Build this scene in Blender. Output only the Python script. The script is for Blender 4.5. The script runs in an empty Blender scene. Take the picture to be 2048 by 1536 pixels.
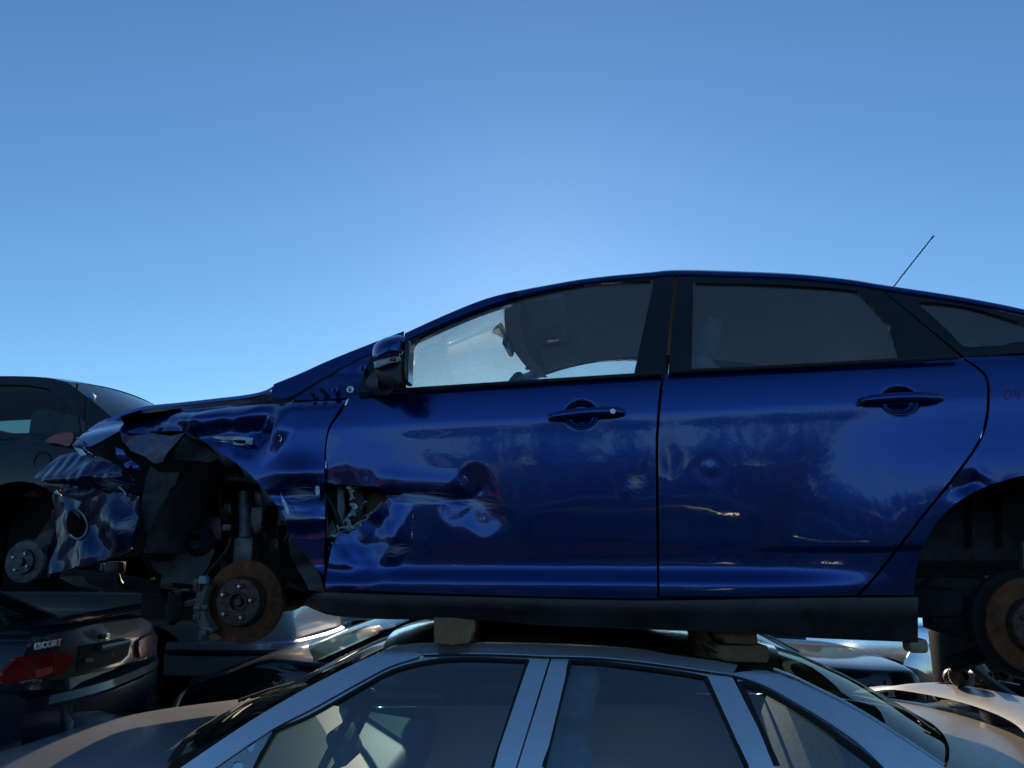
import bpy, bmesh, math, random
import numpy as np
from mathutils import Vector, Matrix
from mathutils.geometry import delaunay_2d_cdt
rng = np.random.RandomState(7); random.seed(7)
scene = bpy.context.scene
COL = scene.collection
# ------------------------------------------------------------------ camera, sky, sun, exposure
CAM_Z, PITCH, FPX = 1.60, math.radians(12.8), 1547.0
cam = bpy.data.cameras.new('camera'); cam_o = bpy.data.objects.new('camera', cam); COL.objects.link(cam_o)
cam.sensor_width = 36.0; cam.lens = 36.0*FPX/2048.0; cam.clip_start = 0.05; cam.clip_end = 3000
cam_o.location = (0, 0, CAM_Z); cam_o.rotation_euler = (math.radians(90)+PITCH, 0, 0)
scene.camera = cam_o
SUN_EL, SUN_AZ = math.radians(19.4), math.radians(2.2)      # azimuth clockwise from +Y (the view direction)
world = bpy.data.worlds.new('World'); scene.world = world; world.use_nodes = True
wn = world.node_tree.nodes; wl = world.node_tree.links; wn.clear()
sky = wn.new('ShaderNodeTexSky'); sky.sky_type = 'NISHITA'; sky.sun_disc = False
sky.sun_elevation = SUN_EL; sky.sun_rotation = SUN_AZ
sky.altitude = 0; sky.air_density = 1.0; sky.dust_density = 0.06; sky.ozone_density = 5.4
bg = wn.new('ShaderNodeBackground'); bg.inputs[1].default_value = 0.135
wo = wn.new('ShaderNodeOutputWorld'); wb_ = wn.new('ShaderNodeMix'); wb_.data_type = 'RGBA'; wb_.blend_type = 'MULTIPLY'; wb_.inputs['Factor'].default_value = 1.0; wb_.inputs['B'].default_value = (0.86, 1.0, 1.0, 1)
wl.new(sky.outputs[0], wb_.inputs['A']); wl.new(wb_.outputs['Result'], bg.inputs[0]); wl.new(bg.outputs[0], wo.inputs[0])
sun = bpy.data.lights.new('sun', 'SUN'); sun.energy = 4.6; sun.angle = math.radians(0.55); sun.color = (1.0, 0.80, 0.56)
sun_o = bpy.data.objects.new('sun', sun); COL.objects.link(sun_o); sun_o.location = (0, 0, 30)
_sd = Vector((math.sin(SUN_AZ)*math.cos(SUN_EL), math.cos(SUN_AZ)*math.cos(SUN_EL), math.sin(SUN_EL)))
sun_o.rotation_euler = _sd.to_track_quat('Z', 'Y').to_euler()
vs = scene.view_settings; vs.view_transform = 'Standard'; vs.look = 'None'; vs.exposure = 0.0; vs.gamma = 1.0; vs.use_curve_mapping = False
scene.cycles.max_bounces = 10; scene.cycles.transparent_max_bounces = 16; scene.cycles.caustics_reflective = False; scene.cycles.caustics_refractive = False
scene.cycles.sample_clamp_indirect = 6.0
try: scene.cycles.use_denoising = True
except Exception: pass

# ------------------------------------------------------------------ pixel rays (photo pixels, 2048 x 1536)
def ray(px, py):
    u, v = (px-1024)/FPX, (768-py)/FPX
    c, s = math.cos(PITCH), math.sin(PITCH)
    return Vector((u, c-v*s, s+v*c))

class Frame:
    """a car's own axes: s along it, w from its near side inwards, z up from its base"""
    def __init__(self, x, y, yaw, z0):
        self.o = Vector((x, y, 0)); self.yaw = yaw; self.z0 = z0
        self.ex = Vector((math.cos(yaw), -math.sin(yaw), 0)); self.ey = Vector((math.sin(yaw), math.cos(yaw), 0))
    def loc(self, px, py, w=0.0):
        d = ray(px, py); c = Vector((0, 0, CAM_Z))
        t = (w-(c-self.o).dot(self.ey))/d.dot(self.ey)
        p = c+d*t
        return ((p-self.o).dot(self.ex), p.z-self.z0)
    def trace(self, pts, W):
        out = []; c = Vector((0, 0, CAM_Z))-self.o
        ws = np.linspace(-0.35, 1.1, 59)
        for (px, py) in pts:
            d = ray(px, py); de, dx = d.dot(self.ey), d.dot(self.ex); ce, cx = c.dot(self.ey), c.dot(self.ex)
            sz = lambda w: (cx+dx*(w-ce)/de, CAM_Z+d.z*(w-ce)/de-self.z0)
            S, Z = sz(ws); g_ = ws-W(S, Z); k = np.where(g_ >= 0)[0]
            i = int(k[0]) if len(k) else len(ws)-1
            lo, hi = ws[max(i-1, 0)], ws[i]
            for _ in range(3):
                q = np.linspace(lo, hi, 9); S, Z = sz(q); g_ = q-W(S, Z); k = np.where(g_ >= 0)[0]; i = int(k[0]) if len(k) else 8
                lo, hi = q[max(i-1, 0)], q[i]
            out.append(sz(hi))
        return out
    def side(self, px, py, s0=0.0):
        d = ray(px, py); c = Vector((0, 0, CAM_Z)); t = (s0-(c-self.o).dot(self.ex))/d.dot(self.ex); p = c+d*t
        return Vector((s0, (p-self.o).dot(self.ey), p.z-self.z0))
    def p3(self, px, py, w):
        s, z = self.loc(px, py, w); return Vector((s, w, z))

# ------------------------------------------------------------------ curves and noise
def cr(pts, n=6, closed=False):
    P = [np.array(p, float) for p in pts]; m = len(P)
    if m < 3 and not closed: return [tuple(p) for p in P]
    out = []
    rngs = range(m) if closed else range(m-1)
    for i in rngs:
        p1, p2 = P[i], P[(i+1) % m]
        p0 = P[i-1] if (closed or i > 0) else 2*p1-p2
        p3 = P[(i+2) % m] if (closed or i+2 < m) else 2*p2-p1
        for k in range(n):
            t = k/n
            out.append(tuple(0.5*((2*p1)+(-p0+p2)*t+(2*p0-5*p1+4*p2-p3)*t*t+(-p0+3*p1-3*p2+p3)*t**3)))
    if not closed: out.append(tuple(P[-1]))
    return out

def pchip(xs, ys):
    xs = np.array(xs, float); ys = np.array(ys, float)
    h = np.diff(xs); d = np.diff(ys)/h; m = np.zeros(len(xs))
    m[0], m[-1] = d[0], d[-1]
    for i in range(1, len(xs)-1):
        if d[i-1]*d[i] > 0:
            w1, w2 = 2*h[i]+h[i-1], h[i]+2*h[i-1]
            m[i] = (w1+w2)/(w1/d[i-1]+w2/d[i])
    def f(x):
        x = np.asarray(x, float); xc = np.clip(x, xs[0], xs[-1])
        i = np.clip(np.searchsorted(xs, xc)-1, 0, len(xs)-2)
        t = (xc-xs[i])/h[i]; t2, t3 = t*t, t*t*t
        y = (2*t3-3*t2+1)*ys[i]+(t3-2*t2+t)*h[i]*m[i]+(-2*t3+3*t2)*ys[i+1]+(t3-t2)*h[i]*m[i+1]
        return y+np.where(x < xs[0], (x-xs[0])*m[0], 0)+np.where(x > xs[-1], (x-xs[-1])*m[-1], 0)
    return f

def sstep(a, b, x):
    t = np.clip((np.asarray(x, float)-a)/(b-a), 0, 1); return t*t*(3-2*t)

_perm = rng.rand(64, 64)
def vnoise(x, y):
    x = np.asarray(x, float); y = np.asarray(y, float)
    xi, yi = np.floor(x).astype(int), np.floor(y).astype(int); fx, fy = x-xi, y-yi
    fx = fx*fx*(3-2*fx); fy = fy*fy*(3-2*fy)
    g = lambda a, b: _perm[a % 64, b % 64]
    return (g(xi, yi)*(1-fx)+g(xi+1, yi)*fx)*(1-fy)+(g(xi, yi+1)*(1-fx)+g(xi+1, yi+1)*fx)*fy-0.5
def fbm(x, y, o=3):
    r = 0; a = 1
    for k in range(o): r = r+a*vnoise(x*2**k+7.3*k, y*2**k+3.1*k); a *= 0.5
    return r
def ridged(x, y, o=3):
    r = 0; a = 1
    for k in range(o): r = r+a*(1-4*np.abs(vnoise(x*2**k+5.7*k, y*2**k+9.2*k))); a *= 0.5
    return r/1.75-0.4

def facet(x, y, seed=0, n=4, sharp=1.0):
    """sum of folded planes: flat facets meeting in straight sharp creases"""
    R = np.random.RandomState(seed); r = 0; wv = _w = 0.10*(vnoise(np.asarray(x)*0.9+seed, np.asarray(y)*0.9)); tot = 0
    for k in range(n):
        a = R.uniform(0, math.pi); f = R.uniform(0.55, 1.6); ph = R.rand(); am = R.uniform(0.5, 1.0)/f
        t = (np.asarray(x)*math.cos(a)+np.asarray(y)*math.sin(a))*f+ph+wv*3
        r = r+am*(np.abs(t-np.floor(t)-0.5)*2-0.5); tot += am
    return r/tot*1.6
# ------------------------------------------------------------------ mesh helpers
def tag(o, label=None, cat=None, group=None, kind=None):
    if label: o['label'] = label
    if cat: o['category'] = cat
    if group: o['group'] = group
    if kind: o['kind'] = kind
    return o
def empty(name, loc=(0, 0, 0), rot=(0, 0, 0)):
    o = bpy.data.objects.new(name, None); COL.objects.link(o); o.location = loc; o.rotation_euler = rot
    o.empty_display_size = 0.1
    return o
def link(name, me, mat, parent=None):
    o = bpy.data.objects.new(name, me); COL.objects.link(o)
    if parent is not None: o.parent = parent
    if mat is not None and not me.materials: me.materials.append(mat)
    return o
def mesh(name, V, Fc, mat, parent=None, smooth=True, sharp=None):
    me = bpy.data.meshes.new(name); me.from_pydata([tuple(map(float, v)) for v in V], [], [tuple(map(int, f)) for f in Fc])
    me.validate()
    if smooth:
        me.polygons.foreach_set('use_smooth', [True]*len(me.polygons))
        if sharp: me.set_sharp_from_angle(angle=math.radians(sharp))
    me.update()
    return link(name, me, mat, parent)

class MB:
    def __init__(self): self.V = []; self.F = []
    def add(self, V, Fc):
        b = len(self.V); self.V += [tuple(map(float, v)) for v in V]; self.F += [tuple(int(i)+b for i in f) for f in Fc]; return self
    def box(self, c, size, rot=None, bev=0.0, seg=2):
        bm = bmesh.new(); bmesh.ops.create_cube(bm, size=1.0)
        bmesh.ops.scale(bm, vec=size, verts=bm.verts)
        if bev > 0: bmesh.ops.bevel(bm, geom=bm.edges[:], offset=min(bev, 0.45*min(size)), segments=seg, profile=0.5, affect='EDGES')
        M = Matrix.Translation(c) @ (rot.to_4x4() if rot is not None else Matrix.Identity(4))
        bm.verts.index_update()
        self.add([M @ v.co for v in bm.verts], [[v.index for v in f.verts] for f in bm.faces]); bm.free(); return self
    def tube(self, pts, r, n=8, cap=True, flat=1.0):
        P = [Vector(p) for p in pts]; m = len(P)
        R = r if hasattr(r, '__len__') else [r]*m
        V = []; Fc = []; up = None
        for i in range(m):
            t = (P[min(i+1, m-1)]-P[max(i-1, 0)]).normalized()
            if up is None:
                up = Vector((0, 0, 1)) if abs(t.z) < 0.9 else Vector((1, 0, 0))
            a = t.cross(up).normalized(); b = a.cross(t).normalized(); up = b
            for k in range(n):
                th = 2*math.pi*k/n
                V.append(P[i]+(a*math.cos(th)+b*math.sin(th)*flat)*R[i])
        for i in range(m-1):
            for k in range(n):
                Fc.append((i*n+k, i*n+(k+1) % n, (i+1)*n+(k+1) % n, (i+1)*n+k))
        if cap: Fc += [tuple(range(n))[::-1], tuple((m-1)*n+k for k in range(n))]
        return self.add(V, Fc)
    def lathe(self, prof, c, axis, n=32):
        """prof: (distance along axis, radius)"""
        ax = Vector(axis).normalized(); a = ax.cross(Vector((0, 0, 1)) if abs(ax.z) < 0.9 else Vector((1, 0, 0))).normalized(); b = ax.cross(a)
        V = []; Fc = []; c = Vector(c)
        for (d, r) in prof:
            for k in range(n):
                th = 2*math.pi*k/n; V.append(c+ax*d+(a*math.cos(th)+b*math.sin(th))*max(r, 1e-4))
        for i in range(len(prof)-1):
            for k in range(n): Fc.append((i*n+k, i*n+(k+1) % n, (i+1)*n+(k+1) % n, (i+1)*n+k))
        return self.add(V, Fc)
    def grid(self, rows, flip=False):
        m = len(rows); n = len(rows[0]); V = [p for r in rows for p in r]; Fc = []
        for i in range(m-1):
            for j in range(n-1):
                q = (i*n+j, i*n+j+1, (i+1)*n+j+1, (i+1)*n+j); Fc.append(q[::-1] if flip else q)
        return self.add(V, Fc)
    def prism(self, poly, f0, f1):
        """poly of 2-D points; f0/f1 map a 2-D point to 3-D"""
        n = len(poly); V = [f0(p) for p in poly]+[f1(p) for p in poly]
        Fc = [tuple(range(n)), tuple(range(2*n-1, n-1, -1))]+[(i, i+n, (i+1) % n+n, (i+1) % n) for i in range(n)]
        return self.add(V, Fc)
    def build(self, name, mat, parent=None, smooth=True, sharp=35):
        o = mesh(name, self.V, self.F, mat, parent, smooth, sharp)
        bm = bmesh.new(); bm.from_mesh(o.data); bmesh.ops.recalc_face_normals(bm, faces=bm.faces); bm.to_mesh(o.data); bm.free()
        if smooth and sharp: o.data.set_sharp_from_angle(angle=math.radians(sharp))
        return o

def inside(P, poly):
    x, y = P[:, 0], P[:, 1]; r = np.zeros(len(P), bool); n = len(poly); j = n-1
    for i in range(n):
        xi, yi = poly[i]; xj, yj = poly[j]
        if yi != yj:
            c = ((yi > y) != (yj > y)) & (x < (xj-xi)*(y-yi)/(yj-yi)+xi); r ^= c
        j = i
    return r
def densify(poly, g):
    out = []; n = len(poly)
    for i in range(n):
        a, b = np.array(poly[i]), np.array(poly[(i+1) % n]); d = np.linalg.norm(b-a)
        if d < 1e-5: continue
        k = max(1, int(math.ceil(d/g)))
        for q in range(k): out.append(tuple(a+(b-a)*q/k))
    return out
def panel(name, outline, W, mat, parent, grid=0.014, holes=(), flange=0.018, mirror=None, thick=False, post=None):
    """sheet-metal panel: a side-view outline laid on the surface w = W(s, z), with turned-in edges"""
    loops = [densify(outline, grid)]+[densify(h, grid) for h in holes]
    A = np.array(outline); lo, hi = A.min(0), A.max(0)
    gx = np.arange(lo[0], hi[0]+grid, grid); gz = np.arange(lo[1], hi[1]+grid, grid*0.866)
    X, Z = np.meshgrid(gx, gz); X = X+(np.arange(len(gz))[:, None] % 2)*grid*0.5
    P = np.stack([X.ravel(), Z.ravel()], 1)
    keep = inside(P, loops[0])
    for h in loops[1:]: keep &= ~inside(P, h)
    P = P[keep]
    B = np.array([p for l in loops for p in l])
    if len(P):
        mask = np.ones(len(P), bool)
        for c in range(0, len(P), 4000):
            d = np.sqrt(((P[c:c+4000, None, :]-B[None])**2).sum(2)).min(1); mask[c:c+4000] = d > grid*0.45
        P = P[mask]
    allp = [Vector(b) for b in B]+[Vector(p) for p in P]
    E = []; b0 = 0
    for l in loops:
        E += [(b0+i, b0+(i+1) % len(l)) for i in range(len(l))]; b0 += len(l)
    v, e, f, ov, oe, of = delaunay_2d_cdt(allp, E, [], 0, 1e-7)
    V2 = np.array([tuple(p) for p in v]); Fi = np.array([t for t in f])
    cen = V2[Fi].mean(1); k = inside(cen, loops[0])
    for h in loops[1:]: k &= ~inside(cen, h)
    A_ = V2[Fi]; ar_ = 0.5*np.abs((A_[:, 1, 0]-A_[:, 0, 0])*(A_[:, 2, 1]-A_[:, 0, 1])-(A_[:, 2, 0]-A_[:, 0, 0])*(A_[:, 1, 1]-A_[:, 0, 1]))
    k &= ar_ > 0.004*grid*grid
    Fi = Fi[k]
    w = W(V2[:, 0], V2[:, 1])
    V = np.stack([V2[:, 0], w, V2[:, 1]], 1)
    if post is not None: V = post(V)
    Fl = [tuple(t) for t in Fi]
    nv = len(V); VV = [tuple(p) for p in V]
    if flange:
        from collections import Counter
        ec = Counter()
        for t in Fl:
            for a, b in ((t[0], t[1]), (t[1], t[2]), (t[2], t[0])): ec[(min(a, b), max(a, b))] += 1
        m1 = {}; m2 = {}
        for t in list(Fl):
            for a, b in ((t[0], t[1]), (t[1], t[2]), (t[2], t[0])):
                if ec[(min(a, b), max(a, b))] == 1:
                    for q in (a, b):
                        if q not in m1:
                            m1[q] = len(VV); VV.append(tuple(V[q])); m2[q] = len(VV); VV.append((V[q][0], V[q][1]+flange, V[q][2]))
                    Fl.append((b, a, m2[a], m2[b]) if False else (m1[b], m1[a], m2[a], m2[b]))
    if mirror is not None:
        VV = [(p[0], mirror-p[1], p[2]) for p in VV]; Fl = [t[::-1] for t in Fl]
    return mesh(name, VV, Fl, mat, parent, True)
def xloft(name, edge, width, prof, mat, parent, nw=28, shift=0.0, thick=0.0, flip=False):
    """surface across the car from an edge curve (s, w, z) to its mirror image; prof(t) gives the rise, t 0..1..0"""
    rows = []
    for i, (s, w, z) in enumerate(edge):
        r = []; sh = shift[0]+(shift[1]-shift[0])*i/(len(edge)-1) if hasattr(shift, '__len__') else shift
        for j in range(nw+1):
            u = j/nw; t = 1-abs(2*u-1); q = 1-(1-t)**2
            r.append((s+sh*q, w+(width-2*w)*u, z+prof(t)))
        rows.append(r)
    m = MB(); m.grid(rows, flip)
    if thick:
        m.grid([[(p[0], p[1], p[2]-thick) for p in r] for r in rows], not flip)
        n = nw+1; k = len(rows)
        top, bot = 0, n*k
        for i in range(k-1):
            m.F.append((top+i*n, top+(i+1)*n, bot+(i+1)*n, bot+i*n)); m.F.append((top+(i+1)*n+nw, top+i*n+nw, bot+i*n+nw, bot+(i+1)*n+nw))
        for j in range(nw):
            m.F.append((top+j+1, top+j, bot+j, bot+j+1)); a = (k-1)*n; m.F.append((top+a+j, top+a+j+1, bot+a+j+1, bot+a+j))
    return m.build(name, mat, parent)
def dup(root, loc=None, rot=None, label=None):
    r = root.copy(); COL.objects.link(r)
    if loc is not None: r.location = loc
    if rot is not None: r.rotation_euler = rot
    if label: r['label'] = label
    for ch in list(root.children):
        c = ch.copy(); COL.objects.link(c); c.parent = r
        for g in ch.children:
            d = g.copy(); COL.objects.link(d); d.parent = c
    return r

# ------------------------------------------------------------------ materials
def nodes(name):
    m = bpy.data.materials.new(name); m.use_nodes = True
    return m, m.node_tree.nodes, m.node_tree.links, m.node_tree.nodes['Principled BSDF']
def tex(n, l, scale, detail=4, rough=0.6, vec=None, kind='ShaderNodeTexNoise'):
    t = n.new(kind); t.inputs['Scale'].default_value = scale
    if 'Detail' in t.inputs: t.inputs['Detail'].default_value = detail
    if 'Roughness' in t.inputs and kind == 'ShaderNodeTexNoise': t.inputs['Roughness'].default_value = rough
    if vec: l.new(vec, t.inputs['Vector'])
    return t
def ramp(n, l, src, stops):
    r = n.new('ShaderNodeValToRGB'); l.new(src, r.inputs[0])
    while len(r.color_ramp.elements) < len(stops): r.color_ramp.elements.new(0.5)
    for e, (p, c) in zip(r.color_ramp.elements, stops):
        e.position = p; e.color = (c, c, c, 1) if not hasattr(c, '__len__') else (*c, 1)
    return r
def paint(name, col, metal=0.35, rough=0.38, dust=0.25, dustcol=(0.30, 0.27, 0.22), coat=1.0, flake=True, bump=0.012, coatr=0.02, scratch=(), dcoat=0.5, spec=0.5):
    SP = spec
    m, n, l, b = nodes(name)
    co = n.new('ShaderNodeTexCoord')
    t1 = tex(n, l, 2.3, 6, 0.65, co.outputs['Object']); t2 = tex(n, l, 41, 5, 0.7, co.outputs['Object'])
    mu = n.new('ShaderNodeMath'); mu.operation = 'MULTIPLY'; l.new(t1.outputs[0], mu.inputs[0]); l.new(t2.outputs[0], mu.inputs[1])
    r = ramp(n, l, mu.outputs[0], [(0.16, 0.0), (0.42, dust)])
    mx = n.new('ShaderNodeMix'); mx.data_type = 'RGBA'; l.new(r.outputs[0], mx.inputs['Factor'])
    mx.inputs['A'].default_value = (*col, 1); mx.inputs['B'].default_value = (*dustcol, 1)
    l.new(mx.outputs['Result'], b.inputs['Base Color'])
    b.inputs['Metallic'].default_value = metal; b.inputs['Roughness'].default_value = rough
    b.inputs['Coat Weight'].default_value = coat; b.inputs['Specular IOR Level'].default_value = SP
    if scratch:
        tot = None
        for (c3, rad, ang) in scratch:
            mp = n.new('ShaderNodeMapping'); mp.vector_type = 'TEXTURE'; mp.inputs['Location'].default_value = c3; mp.inputs['Rotation'].default_value = (0, ang, 0); mp.inputs['Scale'].default_value = (rad[0], 1.0, rad[1]); l.new(co.outputs['Object'], mp.inputs[0])
            gr = n.new('ShaderNodeTexGradient'); gr.gradient_type = 'SPHERICAL'; l.new(mp.outputs[0], gr.inputs[0])
            m2 = n.new('ShaderNodeMapping'); m2.inputs['Scale'].default_value = (2.2, 1, 26); l.new(mp.outputs[0], m2.inputs[0])
            tn = tex(n, l, 1.0, 9, 0.72, m2.outputs[0])
            ad = n.new('ShaderNodeMath'); ad.operation = 'MULTIPLY_ADD'; l.new(gr.outputs[1], ad.inputs[0]); ad.inputs[1].default_value = 0.34; l.new(tn.outputs[0], ad.inputs[2])
            rr = ramp(n, l, ad.outputs[0], [(0.70, 0.0), (0.80, 0.85)])
            g2 = ramp(n, l, gr.outputs[1], [(0.0, 0.0), (0.15, 1.0)])
            ml = n.new('ShaderNodeMath'); ml.operation = 'MULTIPLY'; l.new(rr.outputs[0], ml.inputs[0]); l.new(g2.outputs[0], ml.inputs[1])
            if tot is None: tot = ml.outputs[0]
            else:
                mxx = n.new('ShaderNodeMath'); mxx.operation = 'MAXIMUM'; l.new(tot, mxx.inputs[0]); l.new(ml.outputs[0], mxx.inputs[1]); tot = mxx.outputs[0]
        ms = n.new('ShaderNodeMix'); ms.data_type = 'RGBA'; l.new(tot, ms.inputs['Factor']); l.new(mx.outputs['Result'], ms.inputs['A']); ms.inputs['B'].default_value = (0.26, 0.31, 0.36, 1)
        mt = n.new('ShaderNodeMath'); mt.operation = 'MULTIPLY_ADD'; l.new(tot, mt.inputs[0]); mt.inputs[1].default_value = -metal; mt.inputs[2].default_value = metal; l.new(mt.outputs[0], b.inputs['Metallic'])
        l.new(ms.outputs['Result'], b.inputs['Base Color'])
        iv = n.new('ShaderNodeMath'); iv.operation = 'SUBTRACT'; iv.inputs[0].default_value = coat; l.new(tot, iv.inputs[1]); iv.use_clamp = True; l.new(iv.outputs[0], b.inputs['Coat Weight'])
    r2 = ramp(n, l, mu.outputs[0], [(0.1, coatr), (0.5, coatr+dcoat*dust)]); l.new(r2.outputs[0], b.inputs['Coat Roughness'])
    bp = n.new('ShaderNodeBump'); bp.inputs['Strength'].default_value = bump; bp.inputs['Distance'].default_value = 0.02
    t3 = tex(n, l, 28, 2, 0.5, co.outputs['Object']); l.new(t3.outputs[0], bp.inputs['Height'])
    l.new(bp.outputs[0], b.inputs['Coat Normal'])
    return m
def plain(name, col, rough=0.6, metal=0.0, var=0.3, scale=9, bump=0.15, spec=0.5, bscale=60, col2=None):
    m, n, l, b = nodes(name)
    co = n.new('ShaderNodeTexCoord'); t = tex(n, l, scale, 6, 0.65, co.outputs['Object'])
    c2 = col2 or tuple(min(1, c*(1+1.6*var)) for c in col)
    r = ramp(n, l, t.outputs[0], [(0.3, tuple(c*(1-var) for c in col)), (0.7, c2)])
    l.new(r.outputs[0], b.inputs['Base Color']); b.inputs['Roughness'].default_value = rough; b.inputs['Metallic'].default_value = metal
    b.inputs['Specular IOR Level'].default_value = spec
    if bump:
        bp = n.new('ShaderNodeBump'); bp.inputs['Strength'].default_value = bump; bp.inputs['Distance'].default_value = 0.004
        t2 = tex(n, l, bscale, 4, 0.6, co.outputs['Object']); l.new(t2.outputs[0], bp.inputs['Height']); l.new(bp.outputs[0], b.inputs['Normal'])
    return m
def glass(name, tint=(0.55, 0.65, 0.65), dust=0.06, dustcol=(0.55, 0.52, 0.42), dscale=30, refl=1.0, lowz=None, det=8):
    m, n, l, b = nodes(name); n.remove(b); out = n['Material Output']
    co = n.new('ShaderNodeTexCoord')
    tr = n.new('ShaderNodeBsdfTransparent'); tr.inputs[0].default_value = (*tint, 1)
    gl = n.new('ShaderNodeBsdfGlossy'); gl.inputs['Roughness'].default_value = 0.01
    fr = n.new('ShaderNodeLayerWeight'); fr.inputs[0].default_value = 0.5
    pw = n.new('ShaderNodeMath'); pw.operation = 'POWER'; l.new(fr.outputs['Facing'], pw.inputs[0]); pw.inputs[1].default_value = 4.5
    k = n.new('ShaderNodeMath'); k.operation = 'MULTIPLY_ADD'; l.new(pw.outputs[0], k.inputs[0]); k.inputs[1].default_value = 0.85*refl; k.inputs[2].default_value = 0.07*refl; k.use_clamp = True
    m1 = n.new('ShaderNodeMixShader'); l.new(k.outputs[0], m1.inputs[0]); l.new(tr.outputs[0], m1.inputs[1]); l.new(gl.outputs[0], m1.inputs[2])
    df = n.new('ShaderNodeBsdfDiffuse'); df.inputs[0].default_value = (*dustcol, 1)
    tl = n.new('ShaderNodeBsdfTranslucent'); tl.inputs[0].default_value = (*dustcol, 1)
    ad = n.new('ShaderNodeMixShader'); ad.inputs[0].default_value = 0.6; l.new(df.outputs[0], ad.inputs[1]); l.new(tl.outputs[0], ad.inputs[2])
    t1 = tex(n, l, dscale, det, 0.75 if det > 4 else 0.55, co.outputs['Object']); t2 = tex(n, l, 3.1, 3, 0.6, co.outputs['Object'])
    mu = n.new('ShaderNodeMath'); mu.operation = 'MULTIPLY'; l.new(t1.outputs[0], mu.inputs[0]); l.new(t2.outputs[0], mu.inputs[1])
    r = ramp(n, l, mu.outputs[0], [(0.10, dust*0.35), (0.42, min(1, dust*2.2))])
    m2 = n.new('ShaderNodeMixShader'); l.new(r.outputs[0], m2.inputs[0]); l.new(m1.outputs[0], m2.inputs[1]); l.new(ad.outputs[0], m2.inputs[2])
    l.new(m2.outputs[0], out.inputs[0])
    return m
M = {}
M['blue'] = paint('blue_paint', (0.0012, 0.038, 0.215), 0.88, 0.25, 0.14, (0.04, 0.07, 0.11), coat=0.80, bump=0.006, dcoat=0.12)
M['blue_scraped'] = paint('blue_paint_scraped', (0.006, 0.018, 0.10), 0.2, 0.5, 0.55, (0.16, 0.18, 0.22), coat=0.6, coatr=0.12, bump=0.05)
M['bare'] = plain('bare_torn_metal', (0.46, 0.54, 0.60), 0.45, 0.25, 0.45, 25, 0.5)
M['primer'] = plain('grey_primer', (0.20, 0.23, 0.25), 0.55, 0.1, 0.4, 30, 0.5)
M['gloss_black'] = plain('gloss_black_trim', (0.010, 0.011, 0.013), 0.16, 0.0, 0.3, 14, 0.02)
M['satin_black'] = plain('satin_black_plastic', (0.016, 0.017, 0.019), 0.45, 0.0, 0.35, 22, 0.2)
M['sill'] = plain('black_sill_plastic', (0.020, 0.021, 0.023), 0.42, 0.0, 0.5, 7, 0.25, col2=(0.042, 0.042, 0.042))
M['badge'] = plain('bright_badge', (0.75, 0.76, 0.78), 0.45, 0.2, 0.05, 20, 0)
M['matt_black'] = plain('matt_black_plastic', (0.012, 0.012, 0.013), 0.7, 0.0, 0.3, 20, 0.2, 0.1)
M['rubber'] = plain('black_rubber', (0.010, 0.010, 0.010), 0.7, 0.0, 0.3, 20, 0.2)
M['void'] = plain('dark_underbody', (0.017, 0.017, 0.018), 0.85, 0.0, 0.5, 6, 0.3, 0.2)
M['liner'] = plain('grey_felt_liner', (0.060, 0.063, 0.068), 0.9, 0.0, 0.4, 12, 0.5, 0.2)
M['steel'] = plain('dirty_steel', (0.085, 0.085, 0.085), 0.5, 0.6, 0.5, 30, 0.4)
M['bolt'] = plain('zinc_bolt', (0.55, 0.57, 0.58), 0.3, 0.9, 0.2, 40, 0.1)
M['rust'] = plain('rusty_rotor', (0.10, 0.034, 0.014), 0.75, 0.25, 0.55, 16, 0.6, 0.4, col2=(0.22, 0.085, 0.030))
M['hubm'] = plain('rusty_hub', (0.045, 0.034, 0.030), 0.55, 0.4, 0.6, 55, 0.6, col2=(0.13, 0.085, 0.06))
M['cloth'] = plain('grey_seat_cloth', (0.20, 0.205, 0.21), 0.95, 0.0, 0.25, 40, 0.4, 0.1)
M['headliner'] = plain('grey_headliner', (0.66, 0.65, 0.60), 0.95, 0.0, 0.1, 30, 0.2, 0.1)
M['dash'] = plain('dark_dashboard', (0.030, 0.030, 0.032), 0.6, 0.0, 0.3, 20, 0.2)
M['wood'] = plain('weathered_wood', (0.13, 0.085, 0.055), 0.85, 0.0, 0.5, 16, 0.8, 0.2)
M['glass_side'] = glass('side_glass', (0.86, 0.93, 0.90), 0.075, (0.40, 0.54, 0.60), 9, 2.6, det=3)
M['glass_dusty'] = glass('dusty_windscreen', (0.95, 0.98, 0.90), 0.20, (0.95, 0.90, 0.60), 42)
M['glass_clean'] = glass('plain_car_glass', (0.35, 0.47, 0.46), 0.02)
M['boot'] = paint('sunlit_dusty_silver', (0.52, 0.49, 0.43), 0.55, 0.40, 0.8, (0.36, 0.31, 0.23), coat=0.35, bump=0.05, coatr=0.2)  # warm tan of the low sun put into the dusty silver
M['glass_sky_sheen'] = glass('sky_sheen_glass', (0.52, 0.70, 0.78), 0.008, (0.20, 0.32, 0.40), 30, 3.2)  # blue of the reflected sky mixed into tint and film colour
M['grey_silver'] = paint('grey_silver_paint', (0.42, 0.45, 0.50), 0.35, 0.40, 0.3, (0.20, 0.19, 0.17), bump=0.02, coatr=0.05)
M['hood_silver'] = paint('bonnet_silver', (0.46, 0.47, 0.52), 0.6, 0.40, 0.35, (0.30, 0.30, 0.31), coat=0.6, bump=0.04, coatr=0.12)
M['red_lens'] = plain('red_lens', (0.22, 0.006, 0.008), 0.12, 0.0, 0.2, 10, 0.0)
M['amber_lens'] = plain('amber_lens', (0.24, 0.020, 0.008), 0.12, 0.0, 0.2, 10, 0.0)
M['clear_lens'] = plain('clear_lens', (0.35, 0.36, 0.36), 0.12, 0.0, 0.3, 60, 0.1)
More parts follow.
